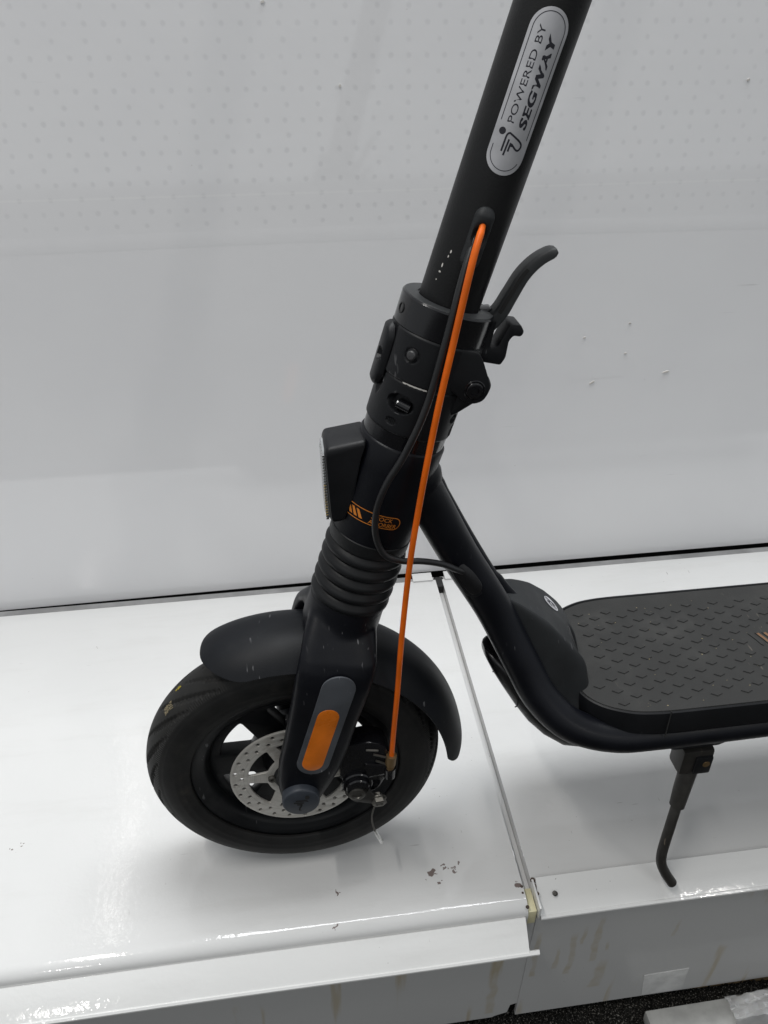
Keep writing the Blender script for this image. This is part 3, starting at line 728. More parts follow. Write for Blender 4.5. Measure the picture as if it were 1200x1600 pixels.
# hinge ear and knuckle at the back
mb = MB(axm)
ear = [(4, 396.3), (20, 397.0), (24, 393.5), (34, 380), (35.8, 374), (34, 367), (28, 363.5), (21, 364.5), (12, 369), (4, 374)]
mb.plate([rounded(ear, 3)], 4.5, .8, FSV(26.6)); ear_o = mb.build("hinge_ear", "black_plastic", SC)
mb = MB(axm); mb.plate([rounded(ear, 3)], 4.5, .8, FSV(-26.6)); mb.build("hinge_ear", "black_plastic", SC)
mb = MB(axm); mb.lathe((-26, 28.2, 373), (0, 1, 0), (1, 0, 0), (0, 0, 1), [(0, 6.9), (.9, 6.9), (1.3, 6.5), (1.3, 5.9), (.9, 5.6), (1.6, 5.2), (1.8, 4.8), (1.8, 2.9), (.6, 2.6), (.6, 0)], 32)
mb.build("hinge_bolt", "gloss_black", ear_o)
mb = MB(axm); mb.lathe((-27, -24.2, 372.5), (0, 1, 0), (1, 0, 0), (0, 0, 1), [(0, 10), (48.5, 10)], 36)
mb.plate([rounded([(15, 384), (24, 386), (34, 382), (38.5, 376), (38, 370), (30, 361), (22, 352), (15, 348)], 3)], 46, 1.5, FSV(0)); mb.build("hinge_knuckle", "black_plastic", SC)

# --- head tube, head light, bellows
cyl([(319, 28.3), (331.5, 28.3)], 72).build("joint_ring", "gloss_black", SC)
mb = cyl([(243, 28.6), (243.4, 29.3), (300, 29.5), (319.4, 29.8), (320.6, 29.2), (321, 28.5)], 96)
head = mb.build("head_tube", "black_paint", SC)
def on_head(phi0, r_):
    return lambda x, y, z: ((r_ + z) * math.sin(phi0 - x / 29.5), (r_ + z) * math.cos(phi0 - x / 29.5), y)
HP = on_head(R(32.5), 29.62)
mb = MB(axm); cs = 266.5
def pill_line(x0, x1, h, n=16):
    o = [(x, h) for x in np.linspace(x0, x1, n)] + [(x1 + h * math.cos(R(a)), h * math.sin(R(a))) for a in np.linspace(75, -75, 9)] + [(x, -h) for x in np.linspace(x1, x0, n)] + [(x0 - h * math.cos(R(a)), h * math.sin(R(a))) for a in np.linspace(-75, 75, 9)]
    return o
outer, inner = pill_line(-13.5, 22, 5.0), pill_line(-13.5, 22, 4.45)
for a, b in zip(range(len(outer)), range(1, len(outer) + 1)):
    b %= len(outer); q = [outer[a], outer[b], inner[b], inner[a]]; mb.add([HP(x, cs + y, 0) for x, y in q], [(0, 1, 2, 3)])
mb.add([HP(x, cs + y, 0) for x, y in ((-16.4, -2.6), (-13.2, -2.6), (-14.4, .6))], [(0, 1, 2)])
for x in (-15.6, -11.4, -7.2):
    mb.add([HP(x + a, cs + y, 0) for a, y in ((.6, 2.9), (2.9, 2.9), (7.0, -2.9), (4.3, -2.9))], [(0, 1, 2, 3)])
mb.text("SHOCK", 4.5, lambda x, y, z: HP(5.4 + x, cs + .55 + y, z), shear=.12, xs=1.0)
mb.text("ABSORBER", 4.5, lambda x, y, z: HP(4.4 + x, cs - 3.75 + y, z), shear=.12, xs=.92)
mb.build("orange_badge", "orange_print", head, sharp=80)
# head light: deep rounded box on the front of the head tube
mb = MB(scoot); loops = []
side = [(39, 308), (66, 312), (62, 300), (56, 269), (48.5, 249.5), (40.5, 249), (39.2, 252), (37.2, 303)]
prof = rounded(side, 3.2, 5)
for v_, sc_ in ((-16.5, .90), (-15.6, .96), (-13.5, 1), (13.5, 1), (15.6, .97), (16.6, .92)):
    cx, cy = 51, 279
    loops.append([(cx + (x - cx) * sc_, v_, cy + (y - cy) * sc_) for x, y in prof])
mb.loft(loops); hl = mb.build("headlight", "black_plastic", SC)
mb = MB(scoot); loops = []
for du, k in ((2.5, 1), (0, 1), (-1.6, .96), (-2.6, .82)):
    lp = []
    for x, y in rounded([(-13.5, -27), (13.5, -27), (13.5, 27), (-13.5, 27)], 6, 6):
        yy = y * k; lp.append((38.3 + du + yy * -.016, x * k, 277 + yy))
    loops.append(lp)
mb.loft(loops); lens = mb.build("headlight_lens", "lens", hl)
mb = MB(scoot)
for k in range(24):
    z = 252 + k * 2.15
    for v_ in (-9, -4.5, 0, 4.5, 9, 12.6): mb.box((37.2 + (z - 277) * -.016, v_, z), (1.0, 1.6, .62), .25)
mb.build("light_facets", "led_silver", lens)
mb = MB(scoot)
for k in range(11): mb.box((37.0 + (255 + k * 2.3 - 277) * -.016, 12.9, 255 + k * 2.3), (.9, .9, .7), .25)
mb.build("amber_facets", "lens_amber", lens)
# bellows
pr = [(172, 26.5), (174, 28.2), (178, 29.2)]
for k in range(5):
    s = 179 + k * 10.6
    pr += [(s + .4, 28.6), (s + 1.4, 27.4), (s + 2.2, 27.6), (s + 3.4, 29.4), (s + 5.2, 30.6), (s + 7.2, 30.7), (s + 8.8, 30.0), (s + 10.0, 29.0)]
pr += [(232.6, 28.0), (234, 29.2), (236, 29.8), (243.4, 29.8), (244.4, 29.0), (244.6, 27.6)]
cyl(pr, 96).build("rubber_bellows", "bellows_rubber", SC)

# --- fork: crown and two legs in one skin, voxel-merged so that they blend
mb = MB(scoot)
def sec_axis(s, af, av, fo=0, pw_=2.6, n=40):
    o = []
    for t in np.linspace(0, 2 * math.pi, n, endpoint=False):
        c, d = math.cos(t), math.sin(t)
        o.append(ax(fo + af * math.copysign(abs(c) ** (2 / pw_), c), av * math.copysign(abs(d) ** (2 / pw_), d), s))
    return o
mb.loft([sec_axis(186, 28.2, 28.2, pw_=2), sec_axis(178, 29.0, 29.4, pw_=2), sec_axis(168, 29.2, 30.5, pw_=2.1), sec_axis(156, 29, 33, .5, 2.2), sec_axis(146, 28, 35, .8, 2.4)])
for sgn in (1, -1):
    ctr = [(45.5, 164, 24.5, 2, 23), (44, 157, 27, 6, 29.5), (42, 149, 28.6, 14, 36.5), (40, 140, 29.6, 24, 43.5), (37.5, 131, 29.8, 29, 47), (34, 119, 29.3, 31.5, 49.2), (30.5, 105, 28.6, 32, 49.5), (25, 83, 27.4, 32, 49.2), (19, 58, 26.6, 32, 48.8), (12.5, 34, 25.8, 32, 48.6), (6.5, 14, 22.6, 32, 48.4), (3.0, 0, 18.8, 32.5, 48.2), (1.6, -9, 15.6, 33, 47.8), (.8, -15.5, 9.5, 34.5, 46.5)]
    loops = []
    for i, (cu_, cw_, hu, vi, vo) in enumerate(ctr):
        lp = []; cv, hv = (vi + vo) / 2, (vo - vi) / 2
        for t in np.linspace(0, 2 * math.pi, 40, endpoint=False):
            c, d = math.cos(t), math.sin(t); p = 3.6
            x = hu * math.copysign(abs(c) ** (2 / p), c); y = hv * math.copysign(abs(d) ** (2 / 2.8), d)
            lp.append((cu_ + x * .98, sgn * (cv + y), cw_ + x * -.25))
        loops.append(lp)
    mb.loft(loops)
tmp = mb.build("fork", "black_paint", SC)
md = tmp.modifiers.new("r", 'REMESH'); md.mode = 'VOXEL'; md.voxel_size = 0.0014; md.use_smooth_shade = True
ms = tmp.modifiers.new("s", 'SMOOTH'); ms.factor = .5; ms.iterations = 22
dg = bpy.context.evaluated_depsgraph_get(); me = bpy.data.meshes.new_from_object(tmp.evaluated_get(dg)); tmp.modifiers.clear(); tmp.data = me
me.polygons.foreach_set("use_smooth", [True] * len(me.polygons))
fork = tmp
for sgn in (1, -1):
    FV = lambda v0: (lambda x, y, z: (x, sgn * (v0 + z + .006 * (y - 60)), y))
    mb = MB(scoot); mb.plate([pill(14.6, 42, 37.5, 121.5, 13.2, 16)], 1.6, .45, FV(48.9)); rf_ = mb.build("reflector_base", "pill_grey", fork)
    mb = MB(scoot); mb.plate([pill(14.2, 42.5, 28.6, 93, 8.6, 16)], 1.3, .4, FV(49.5)); mb.build("orange_reflector", "orange_reflector", rf_)
    mb = MB(scoot); mb.lathe((2.2, sgn * 46, 1.5), (0, sgn, 0), (1, 0, 0), (0, 0, 1), [(0, 15.6), (7.0, 15.6), (8.2, 15.1), (8.8, 14.2), (8.9, 0)], 48)
    cap = mb.build("axle_cap", "cap_plastic", fork)
    if sgn == 1:
        mb = MB(scoot); logo(mb, lambda x, y, z: (7.6 + x, 55.35, 8.4 + y * 1.3), 1.0, 1.3); mb.build("cap_emblem", "dark_gap", cap)

# --- wheel
mb = MB(scoot)
rim_prof = [(-19, 77), (-19.5, 88.5), (-18.5, 90), (-14, 90.5), (14, 90.5), (18.5, 90), (19.5, 88.5), (19.2, 86), (17.6, 83.5), (16, 80), (14.6, 77.5), (10, 75.5), (4, 73.5), (-2, 72), (-8, 73.5), (-14, 76)]
mb.lathe((0, 0, 0), (0, 1, 0), (1, 0, 0), (0, 0, 1), rim_prof + [rim_prof[0]], 128, cap=False)
wins = []
for k in range(6):
    a0 = R(30 + 60 * k); hw_o, hw_i = R(18.5), R(11)
    ro, ri_ = 65.5, 40
    poly = [(ro * math.cos(a0 + t), ro * math.sin(a0 + t)) for t in np.linspace(-hw_o, hw_o, 9)] + [(ri_ * math.cos(a0 + t), ri_ * math.sin(a0 + t)) for t in np.linspace(hw_i, -hw_i, 5)]
    wins.append(rounded(poly, 4, 3))
mb.plate([circle(0, 0, 74.5, 96)] + wins, 15, 2.0, UWV(-1))
mb.lathe((0, 0, 0), (0, 1, 0), (1, 0, 0), (0, 0, 1), [(-30, 12), (-30, 24), (-9, 29), (8, 29), (21, 24), (23, 22), (31.5, 16), (31.5, 8)], 64)
wheel = mb.build("wheel", "rim_black", SC)
# tyre: profile angle q from the crown, tread grooves pressed in
nt_, nq = 900, 84
qs = np.linspace(-1, 1, nq); th = np.linspace(0, 2 * math.pi, nt_, endpoint=False)
pos = []
TH, Q = np.meshgrid(th, qs, indexing='ij')
half = 25.5
aq = np.abs(Q)
# cross-section: round crown, shoulder, flatter side wall, bead
ang = aq * R(128)
cr = 101.6 + 25.4 * np.cos(ang) ; cv = half * np.sin(ang)
rr = np.where(cr < 89.5, 89.5 + (cr - 89.5) * .15, cr); 
vv = np.sign(Q) * cv
ridge = 0.5 * np.exp(-((aq - .70) / .012) ** 2) + 0.6 * np.exp(-((aq - .80) / .012) ** 2) - .5 * np.exp(-((aq - .50) / .010) ** 2)
pitch = 2 * math.pi / 22
def groove(th_, q_, off, q0, q1, slope, curve, wid, dep):
    x = (q_ - q0) / (q1 - q0)
    c = slope * x + curve * x * x
    d = ((th_ - off - c + pitch / 2) % pitch) - pitch / 2
    prof_ = np.clip(1 - np.abs(d) / (wid * (0.35 + .65 * np.sin(np.clip(x, 0, 1) * math.pi) ** .6)), 0, 1)
    return dep * smst(prof_, 0, .6) * smst(x, 0, .1) * (1 - smst(x, .88, 1.0))
g = np.zeros_like(Q)
for sg in (1, -1):
    msk = (np.sign(Q) == sg) | (aq < 0.02)
    off = 0 if sg == 1 else pitch / 2
    gl = np.maximum(groove(TH, aq, off, 0.02, 0.45, -0.46, -0.10, .024, 2.6), groove(TH, aq, off + pitch * .5, 0.18, 0.40, -0.24, -0.05, .021, 2.2))
    g = np.maximum(g, np.where(msk, gl, 0))
nrm_r, nrm_v = np.cos(ang), np.sign(Q) * np.sin(ang)
rad = rr + (ridge - g) * nrm_r; vv = vv + (ridge - g) * nrm_v
mb = MB(scoot)
mb.grid([[(rad[i, j] * math.cos(th[i]), vv[i, j], rad[i, j] * math.sin(th[i])) for j in range(nq)] for i in range(nt_)], closed_u=True)
me = bpy.data.meshes.new("tyre"); me.from_pydata(mb.v, [], mb.f)
uvl = me.uv_layers.new(name="tyre")
uvs = np.zeros((len(me.loops), 2)); li = np.zeros(len(me.loops), int); me.loops.foreach_get("vertex_index", li)
uvs[:, 0] = th[li // nq] / (2 * math.pi); uvs[:, 1] = qs[li % nq]
# the seam column
fidx = np.repeat(np.arange(len(me.polygons)), 4)
seam = (fidx // (nq - 1)) == nt_ - 1
uvs[seam & (uvs[:, 0] < .5), 0] += 1
uvl.data.foreach_set("uv", uvs.ravel())
me.polygons.foreach_set("use_smooth", [True] * len(me.polygons)); me.flip_normals() if False else None
tyre = link("tyre", me, "tyre_rubber", wheel)
bm = bmesh.new(); bm.from_mesh(me); bmesh.ops.recalc_face_normals(bm, faces=bm.faces[:]); bm.to_mesh(me); bm.free()
def tyre_pt(theta, q, lift=0.35):
    a = abs(q) * R(128); r_ = 101.6 + (25.4 + lift) * math.cos(a); return (r_ * math.cos(theta), math.copysign((half + lift) * math.sin(a), q), r_ * math.sin(theta))
for nm, mat, th0, q0, n, sp, sq, sz in (("mud_smear", "mud", R(141), .17, 150, .055, .055, .010), ("yellow_scrap", "yellow_scrap", R(134), .02, 26, .035, .02, .014)):
    mb = MB(scoot)
    for i in range(n):
        a, q = th0 + rng.uniform(-sp, sp) * .8, q0 + rng.uniform(-sq, sq); k = rng.uniform(.3, 1) * sz
        q5 = [tyre_pt(a + k * math.cos(t) * rng.uniform(.4, 1.2), q + k * .5 * math.sin(t), rng.uniform(.3, .6)) for t in np.linspace(0, 6.28, 6)[:-1]]
        mb.add(q5, [tuple(range(5))])
    mb.build(nm, mat, tyre)
# brake disc with two rows of holes and six arms
holes = []
for k in range(24):
    a = R(15 * k + 4); holes.append(circle(52.3 * math.cos(a), 52.3 * math.sin(a), 1.75, 12))
    a = R(15 * k + 11.5); holes.append(circle(46.6 * math.cos(a), 46.6 * math.sin(a), 1.75, 12))
for k in range(6):
    a0 = R(60 * k + 28)
    poly = [(41.3 * math.cos(a0 + t), 41.3 * math.sin(a0 + t)) for t in np.linspace(R(-24), R(24), 9)] + [(25.5 * math.cos(a0 + t), 25.5 * math.sin(a0 + t)) for t in np.linspace(R(13), R(-17), 5)]
    holes.append(rounded(poly, 3, 4))
mb = MB(scoot); mb.plate([circle(0, 0, 56.3, 96), circle(0, 0, 15, 32)] + holes, 2.0, .25, UWV(25)); disc = mb.build("brake_disc", "disc_steel", wheel)
mb = MB(scoot)
for k in range(6):
    a = R(60 * k + 58); mb.lathe((21 * math.cos(a), 26, 21 * math.sin(a)), (0, 1, 0), (1, 0, 0), (0, 0, 1), [(0, 3.6), (2, 3.6), (2.5, 3), (2.5, 1.6), (1.2, 1.5), (1.2, 0)], 16)
mb.build("disc_bolt", "bolt_steel", disc)

# --- caliper on the near side, behind the fork leg
mb = MB(scoot)
mb.plate([rounded([(34, 46), (60, 50), (74, 44), (79, 26), (76, 6), (68, -10), (56, -16), (44, -10), (36, 8)], 5)], 20, 2.5, UWV(31))
mb.plate([rounded([(22, 40), (52, 44), (52, 24), (30, 16)], 4)], 8, 1, UWV(34))
cal = mb.build("brake_caliper", "gloss_black", SC)
mb = MB(scoot); mb.lathe((50, 38, 2), (0, 1, 0), (1, 0, 0), (0, 0, 1), [(0, 13), (5, 13), (6, 12), (6, 10), (9, 10), (10, 9), (10, 6.5)], 36); mb.build("piston_housing", "gloss_black", cal)
mb = MB(scoot); mb.plate([rounded([(38, -2), (46, -14), (58, -18), (72, -24), (72, -15), (62, -8), (58, 4)], 3)], 4, .8, UWV(46)); arm = mb.build("caliper_arm", "kick_metal", cal)
mb = MB(scoot); mb.lathe((49, 47, -4), (0, 1, 0), (1, 0, 0), (0, 0, 1), [(0, 7), (2, 7), (2.4, 6.4), (2.4, 4.5), (1.4, 4), (1.4, 0)], 24); mb.build("caliper_bolt", "bolt_steel", cal)
mb = MB(scoot); mb.lathe((66, 42, -15), (.2, .9, -.3), (1, 0, .1), (0, .3, 1), [(0, 4.6), (5, 4.6), (5, 6.2), (9, 6.2), (9.6, 5.4), (9.6, 3.6), (8.4, 3.2), (8.4, 0)], 6)
mb.lathe((66, 42, -15), (.2, .9, -.3), (1, 0, .1), (0, .3, 1), [(3.6, 7.2), (5, 7.2)], 24); mb.build("pinch_bolt", "bolt_steel", cal)
mb = MB(scoot); mb.tube([(79, 42, 33), (78, 42, 22)], 4.4, 14); mb.tube([(78, 42, 22), (77.6, 42, 15)], [3.4, 3.9], 14); mb.build("cable_fitting", "brass", cal)
mb = MB(scoot); mb.tube([(77.5, 42, 18), (77.3, 42, 7)], [5.2, 4.8], 16); mb.plate([rounded([(56, 26), (80, 22), (81, 12), (58, 8)], 3)], 7, 1, UWV(40)); mb.build("fitting_seat", "gloss_black", cal)
mb = MB(scoot)
for x0, z0, x1, z1 in ((64, 36, 76, 30), (66, 28, 75, 22), (58, 42, 68, 40)): mb.tube([(x0, 42, z0), (x1, 42, z1)], 1.0, 8)
mb.build("caliper_spring", "bolt_steel", cal)
mb = MB(scoot); mb.tube(catmull([(66, 45, -20), (62, 46, -34), (61.5, 46, -46), (64, 46, -62)], 6), .75, 8); wire = mb.build("cable_tail", "bolt_steel", cal)
mb = MB(scoot); mb.tube([(64, 46, -60), (65, 46, -63.5), (69.8, 46.4, -77), (70.4, 46.5, -79)], [1.0, 1.55, 1.45, .6], 10)
for k in range(4): mb.tube([(65.6 + k * 1.2, 46.1, -65.5 - k * 3.3), (66.1 + k * 1.2, 46.15, -66.9 - k * 3.3)], 1.75, 10)
mb.build("crimp_ferrule", "zinc", wire)

# --- cables
g0 = on_stem(R(6), RS + 1)
pA = ax(*g0(466, 0, 1.5)); pA0 = ax(*g0(472, 0, -8))
orange = [pA0, pA, (126, 31, 430), (116, 36, 384), (107, 39.5, 340), (98, 42.5, 285), (91, 44, 230), (86, 44.5, 165), (83, 44, 105), (80.5, 42.5, 60), (79, 42, 31)]
mb = MB(scoot); mb.tube(catmull(orange, 8), [1.5] * 6 + [1.9] * 4 + [2.15] * (8 * 10 + 1 - 10), 14); mb.build("brake_cable", "orange_cable", SC)
b0 = ax(*g0(458, 1.5, -2)); 
blk = [ax(*g0(466, 2.5, -9)), b0, (121, 28, 418), (112, 33, 384), (101, 35.5, 343), (88, 36.5, 312), (76, 36, 290), (69.5, 35, 270), (68.5, 35, 250), (74, 36.5, 234), (86, 35, 226), (102, 31, 221), (118, 26, 213), (132, 22.5, 203), (141, 17, 196), (146, 10, 192)]
mb = MB(scoot); mb.tube(catmull(blk, 8), 2.35, 12); mb.build("wiring_cable", "cable_black", SC)

# --- front mudguard
mb = MB(scoot); t0_, t1_ = -27.5, 93.0
def fend(r0, shrink):
    rows = []
    ths = np.concatenate([t0_ + 15 * (1 - np.cos(np.linspace(0, math.pi / 2, 14))), np.linspace(t0_ + 16, t1_ - 11, 60), t1_ - 10 * (1 - np.cos(np.linspace(math.pi / 2, 0, 14)))])
    for t in ths:
        d0, d1 = (t - t0_) / 15, (t1_ - t) / 10
        k = math.sqrt(max(1 - max(1 - min(d0, d1), 0) ** 2, .003)); row = []
        for q in np.linspace(-1, 1, 33):
            v_ = (37 - shrink) * k * q; d = abs(v_) / 37
            r_ = r0 - 17.5 * d ** 2.5 - (1 - k) * 3
            row.append((r_ * math.sin(R(t)), v_, r_ * math.cos(R(t))))
        rows.append(row)
    return rows
top_, bot_ = fend(147.5, 0), fend(144.8, 1.2)
mb.grid(top_); mb.grid(bot_)
nr, nc = len(top_), 33
for i in range(nr - 1):
    for j in (0, nc - 1): mb.add([top_[i][j], top_[i + 1][j], bot_[i + 1][j], bot_[i][j]], [(0, 1, 2, 3)])
for i in (0, nr - 1):
    for j in range(nc - 1): mb.add([top_[i][j], top_[i][j + 1], bot_[i][j + 1], bot_[i][j]], [(0, 1, 2, 3)])
mb.build("front_mudguard", "fender_plastic", SC)

# --- frame: two bent tubes from the head tube to the sides of the deck
def rail_path(sg):
    c = [(96, 4, 284), (112, 6, 252), (135, 7.5, 206), (163, 13, 157), (185, 27, 112), (201, 41, 82), (224, 54, 61), (258, 61, 50.5), (300, 62.5, 49), (400, 62.5, 50), (560, 62.5, 50), (900, 62.5, 50)]
    return catmull([(u, sg * v_, w_) for u, v_, w_ in c], 8)
rad_c = [15.5, 15, 14.6, 14.6, 14.6, 14.4, 14.0, 13.6, 13.4, 13.2, 13.2, 13.2]
rads = [float(x) for x in np.interp(np.linspace(0, len(rad_c) - 1, (len(rad_c) - 1) * 8 + 1), range(len(rad_c)), rad_c)]
frame = MB(scoot).tube(rail_path(1), rads, 28).build("frame_tube", "black_paint", SC)
MB(scoot).tube(rail_path(-1), rads, 28).build("frame_tube", "black_paint", SC)
mb = MB(scoot); mb.tube(catmull([(98, 0, 288), (114, 0, 256), (136, 0, 213), (160, 0, 170), (176, 0, 148)], 6), [(7, 13)] * 6 + [(7, 12.5)] * 12 + [(6, 14)] * 7, 24); mb.build("frame_gusset", "black_paint", SC)
mb = MB(scoot); ring = rail_path(1)
mb.tube([(97, 3, 281), (101, 3.5, 273), (104, 4, 267)], [18.5, 19.6, 17.5], 32); mb.build("weld_bead", "black_paint", SC)
# cable entry on the near tube
mb = MB(scoot)
ctr = np.array((139.5, 22.0, 195)); dirp = np.array((.47, .13, -.87)); dirp /= np.linalg.norm(dirp); nn = np.array((.05, .96, .25)); nn -= dirp * (nn @ dirp); nn /= np.linalg.norm(nn); tt = np.cross(dirp, nn)
def ent(x, y, z): return tuple(ctr + dirp * x + tt * y + nn * (z - .036 * y * y))
mb.plate([subdiv(pill(-9, 0, 9, 0, 8.6, 12), 1)], 2.4, .7, lambda x, y, z: ent(x, y, z - .4)); ce = mb.build("cable_entry", "black_plastic", SC)
mb = MB(scoot); mb.plate([pill(-8.5, 0, 8.5, 0, 6.2, 12)], 2.6, .8, lambda x, y, z: ent(x, y, z + 1.0)); mb.build("entry_plug", "flap_black", ce)

# --- deck
DECK_W = 80.0
_base = catmull([(900, 68), (600, 68), (440, 68), (360, 68), (325, 68), (304, 67.9), (286, 67.0), (269, 64), (252, 56.5), (241, 46.5), (235.5, 34), (233.5, 17), (233, 0)], 7)
_base = [np.array((p[0], p[1])) for p in _base]; _base = _base + [np.array((p[0] if p[0] > 260 else p[0], -p[1] * 1.10)) for p in _base[::-1][1:]]
_nrm = []
for i in range(len(_base)):
    t = _base[min(i + 1, len(_base) - 1)] - _base[max(i - 1, 0)]; t /= np.linalg.norm(t); _nrm.append(np.array((t[1], -t[0])))
def deck_outline(off):
    """plan of the deck with rounded front corners; off grows it outwards"""
    return [tuple(p - n * -off) if (n @ (p - np.array((500, 0)))) > 0 else tuple(p + n * -off) for p, n in zip(_base, _nrm)]
def deck_loop(off, w_): return [(u, v_, w_) for u, v_ in deck_outline(off)]
mb = MB(scoot)
mb.loft([deck_loop(-.6, 60), deck_loop(-.6, 79.0), deck_loop(-1.2, 79.8)]); mat_o = mb.build("deck_mat", "mat_rubber", SC)
mb = MB(scoot); lps = [deck_loop(-.2, 72), deck_loop(-.2, 79.6), deck_loop(.8, 80.4), deck_loop(2.0, 79.6), deck_loop(5.0, 62), deck_loop(4, 58), deck_loop(-6, 57)]
mb.loft(lps, cap=False); trim = mb.build("deck_trim", "black_plastic", SC)
mb = MB(scoot); mb.loft([deck_loop(-20, 34), deck_loop(-12, 36), deck_loop(-6, 44), deck_loop(-4, 59)]); mb.build("deck_body", "black_paint", SC)
mb = MB(scoot); mb.plate([[(0, 0), (.55, 0), (.55, 24), (0, 24)]], 1.0, 0, lambda x, y, z: (295.5 + x + y * .12, 70.3 + (24 - y) * .19 + z, 58.5 + y)); mb.build("trim_seam", "dark_gap", trim)
# raised tread pads
def pad_mesh():
    o = [(-5.2, -.4), (-.2, 3.1), (5.2, .6), (1.0, -3.1)]
    b = [(x * 1.0, y * 1.0, 0) for x, y in o]; t = [(x * .86, y * .84, 1.0) for x, y in o]
    m_ = MB(lambda p: (p[0] / 1000, -p[1] / 1000, p[2] / 1000)); m_.add(b + t, [(4, 5, 6, 7)] + [(i, (i + 1) % 4, 4 + (i + 1) % 4, 4 + i) for i in range(4)])
    me_ = m_.mesh("tread_pad", 20); me_.materials.append(MATS["mat_rubber"]); return me_
pm = pad_mesh(); cnt = 0; extra = []
for i in range(-40, 60):
    for j in range(-40, 60):
        u = 331.5 + 13.1 * (i + j); v_ = -6.7 + 6.85 * (j - i)
        if abs(v_) > 60.5 or u < 246 or u > 520: continue
        if abs(v_) > 46 and u < 262: continue
        if u < 256 and v_ < 25: continue
        if 400 < u < 500 and abs(v_) < 16 and True: 
            if v_ > -14 and u > 404: continue
        o = bpy.data.objects.new("tread_pad", pm); COL.objects.link(o); o.parent = mat_o
        k = 0.72 if abs(v_) > 55 else 1.0
        o.location = (u / 1000, -v_ / 1000, (79.75 + 127) / 1000); o.scale = (k, k, 1); cnt += 1
# moulded word mark half worn away on the mat
def mark(pts, wd, mat, nm, h):
    m_ = MB(scoot); m_.plate([stroke(pts, wd)], h, .15, lambda x, y, z: (x, -y, 79.9 + z)); m_.build(nm, mat, mat_o)
for k in range(5):
    u = 409 + k * 6.6
    mark([(u, 10), (u + 3.2, 1), (u + 4.6, -4.5), (u + 5.6, -5.6)], 3.9, "mat_rubber", "moulded_stripe", 1.5)
    if k: mark([(u + .3, 8.5), (u + 3.0, 1), (u + 4.2, -3.0)], 2.7, "faded_orange_print", "moulded_stripe", 1.62)
mb = MB(scoot); mb.text("ninebot", 17, lambda x, y, z: (446 + x, 5.5 - y, 80.1 + z), extrude=.5, bold=.2); mb.build("moulded_word", "faded_orange_print", mat_o)
mb = MB(scoot)
for i in range(44):
    u, v_ = rng.uniform(255, 430), rng.uniform(-60, 62); s = rng.uniform(.3, .9)
    a = rng.uniform(0, 3); q = [(u + s * math.cos(a + t) * rng.uniform(.5, 1.3), v_ + s * .6 * math.sin(a + t) * rng.uniform(.5, 1.3), 80.15) for t in np.linspace(0, 6.28, 6)[:-1]]; mb.add(q, [tuple(range(5))])
tag(mb.build("dust_flecks", "mud", mat_o), kind='stuff')
# battery cover sloping from the deck up to the neck
mb = MB(scoot); rows = []
us = np.concatenate([np.linspace(166, 234, 40), np.linspace(235, 249, 22)]); qv = np.linspace(-1, 1, 81)
TU = [166, 176, 185, 195, 205, 220, 232, 239, 243, 246, 249]; TWz = [166, 163, 159, 153, 146, 133, 121, 112, 103, 90, 78]
HU = [166, 176, 188, 205, 220, 235, 249]; HWz = [15, 20, 29, 40, 46, 46, 40]
def smooth_interp(u, X, Y): return float(sum(np.interp(u + d, X, Y) for d in (-1.5, -.5, .5, 1.5)) / 4)
def cov(u, q):
    hw_ = smooth_interp(u, HU, HWz); v_ = hw_ * q
    topw = smooth_interp(u, TU, TWz)
    if v_ > 0: topw -= 9 * smst(v_, 0, 40) * smst(u, 200, 235)          # falls away on the near side
    low = float(np.interp(u, [166, 185, 205, 222], [150, 112, 84, 64]))
    drop = smst(abs(q), .66 if q < 0 else .56, 1.0) ** 1.15 * (topw - low)
    w_ = topw - drop
    pocket = math.exp(-((v_ - 11) / 10.5) ** 4) * smst(u, 232, 239)
    w_ -= pocket * max(0, w_ - 84) * .85
    return (u, v_, w_)
for u in us: rows.append([cov(u, q) for q in qv])
mb.grid(rows)
base_ = [[(r_[j][0], r_[j][1] * .98, 58) for j in (range(81))] for r_ in (rows[0], rows[-1])]
mb.grid([rows[-1], base_[1]])
cover = mb.build("battery_cover", "grey_plastic", SC, sharp=30)
def on_cover(u, v_, lift):
    hw_ = smooth_interp(u, HU, HWz); p = np.array(cov(u, v_ / hw_))
    pu = np.array(cov(u + .5, v_ / hw_)) - p; pv = np.array(cov(u, (v_ + .5) / hw_)) - p; n_ = np.cross(pu, pv); n_ /= np.linalg.norm(n_)
    if n_[2] < 0: n_ = -n_
    return tuple(p + n_ * lift)
mb = MB(scoot); cu0, cv0 = 221, -14
mb.grid([[on_cover(cu0 + r_ * math.cos(t) * .8, cv0 + r_ * math.sin(t), .5) for t in np.linspace(0, 2 * math.pi, 28, endpoint=False)] for r_ in (.1, 3, 6, 7.6)], closed_v=True); st = mb.build("round_sticker", "silver_label", cover)
mb = MB(scoot)
for poly in (stroke([(-4.5, -4.2), (-2, -2.5), (1.5, -2), (3.8, 0)], 1.6), stroke([(-1.6, -1.5), (-2.2, 2), (-.8, 4.6)], 1.3), stroke([(.8, -1.2), (1.6, 2.4), (3.6, 4)], 1.2), circle(-3.2, 0.6, 1.1, 8)):
    mb.plate([poly], 0, 0, lambda x, y, z: on_cover(cu0 + x, cv0 + y * 1.0, .75))
mb.build("sticker_print", "dark_print", st)
mb = MB(scoot); fl = []
for a in np.linspace(0, 1, 14):
    u = 229 + 17.5 * a; row = []
    for b in np.linspace(-1, 1, 12):
        hv = 9.5 * (1 - abs(2 * a - 1) ** 6) ** .5 + .01
        row.append(on_cover(u, 12 + hv * b, .5 * min(1, 4 * (1 - abs(b))) * min(1, 4 * (1 - abs(2 * a - 1)))))
    fl.append(row)
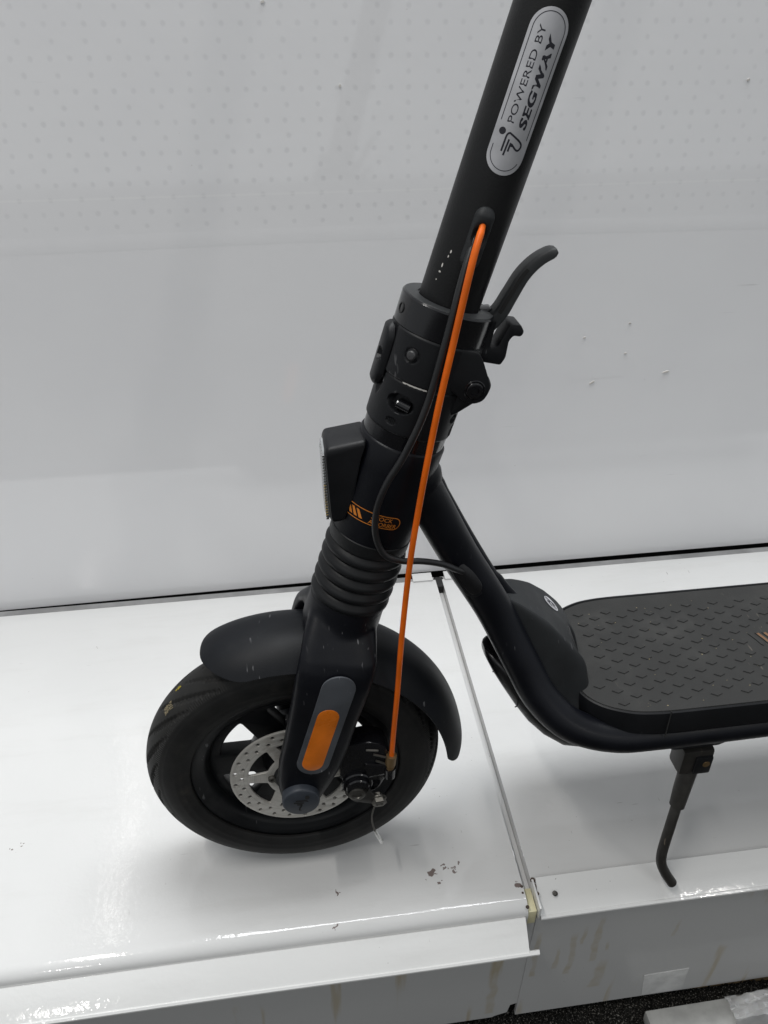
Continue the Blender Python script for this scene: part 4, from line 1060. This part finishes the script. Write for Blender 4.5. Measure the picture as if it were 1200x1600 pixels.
mb.grid(fl); mb.build("charging_flap_shade", "flap_black", cover)  # flap skin; its dark colour stands in for the shade inside the hollow
# belly fairing under the front of the deck
mb = MB(scoot); loops = []
BF = [(162, 99, 105, 6), (164, 95, 105, 11), (168, 87, 104, 17), (176, 73, 100, 24), (187, 54, 92, 28), (199, 36, 84, 31), (214, 19, 74, 33), (232, 6, 62, 36), (253, 2, 54, 38), (274, 12, 50, 38), (296, 32, 48, 38)]
for u, w_lo, w_hi, hv in BF:
    loops.append([(u, x, y) for x, y in rounded([(-hv, w_lo), (hv, w_lo), (hv, w_hi), (-hv, w_hi)], min(14, (w_hi - w_lo) * .45), 6)])
mb.loft(loops); belly = mb.build("belly_fairing", "flap_black", SC)
mb = MB(scoot)
for pth in ([(168, 13, 87.2), (168, 16.8, 92), (168.5, 16.6, 99)], [(187, 24, 54.5), (187, 28.0, 62), (187, 27.8, 82)]):
    mb.tube(catmull(pth, 6), .6, 8)
mb.build("fairing_rib", "black_plastic", belly)

# --- kickstand
mb = MB(scoot); mb.loft([[(u, v_, w_) for u, v_ in rounded([(306, 40), (364, 40), (364, 66), (306, 66)], 5)] for w_ in (40, 33)] + [[(u, v_, 27) for u, v_ in rounded([(312, 42), (358, 42), (358, 64), (312, 64)], 5)]])
kick = mb.build("kickstand", "grey_plastic", SC)
mb = MB(scoot); mb.box((337, 58, 12), (14, 10, 14.5), 3); kb = mb.build("stand_block", "kick_metal", kick)
mb = MB(scoot); mb.box((342, 66, 10), (7.5, 4.5, 10), 1.5); mb.build("stand_cheek", "black_plastic", kb)
mb = MB(scoot); mb.lathe((344, 70.2, 12), (0, 1, 0), (1, 0, 0), (0, 0, 1), [(0, 3.4), (.6, 3.2), (.8, 0)], 16); mb.build("pivot_pin", "brass", kb)
mb = MB(scoot); mb.tube([(337, 60, 2), (332, 66, -25), (329.5, 69.5, -41)], [(8.0, 7.4), (7.3, 6.8), (6.6, 6.2)], 20); mb.build("stand_sleeve", "kick_metal", kick)
mb = MB(scoot); mb.tube(catmull([(330.5, 68, -34), (325.5, 74.5, -62), (321, 80.5, -90), (321.5, 83.5, -104), (327, 86, -117), (334.5, 88.5, -129.5)], 7), 4.6, 20); rod = mb.build("stand_rod", "kick_metal", kick)
mb = MB(scoot); mb.tube([(334.4, 88.5, -129.3), (335.0, 88.7, -130.4)], [4.35, 3.7], 18); mb.build("worn_tip", "bolt_steel", rod)
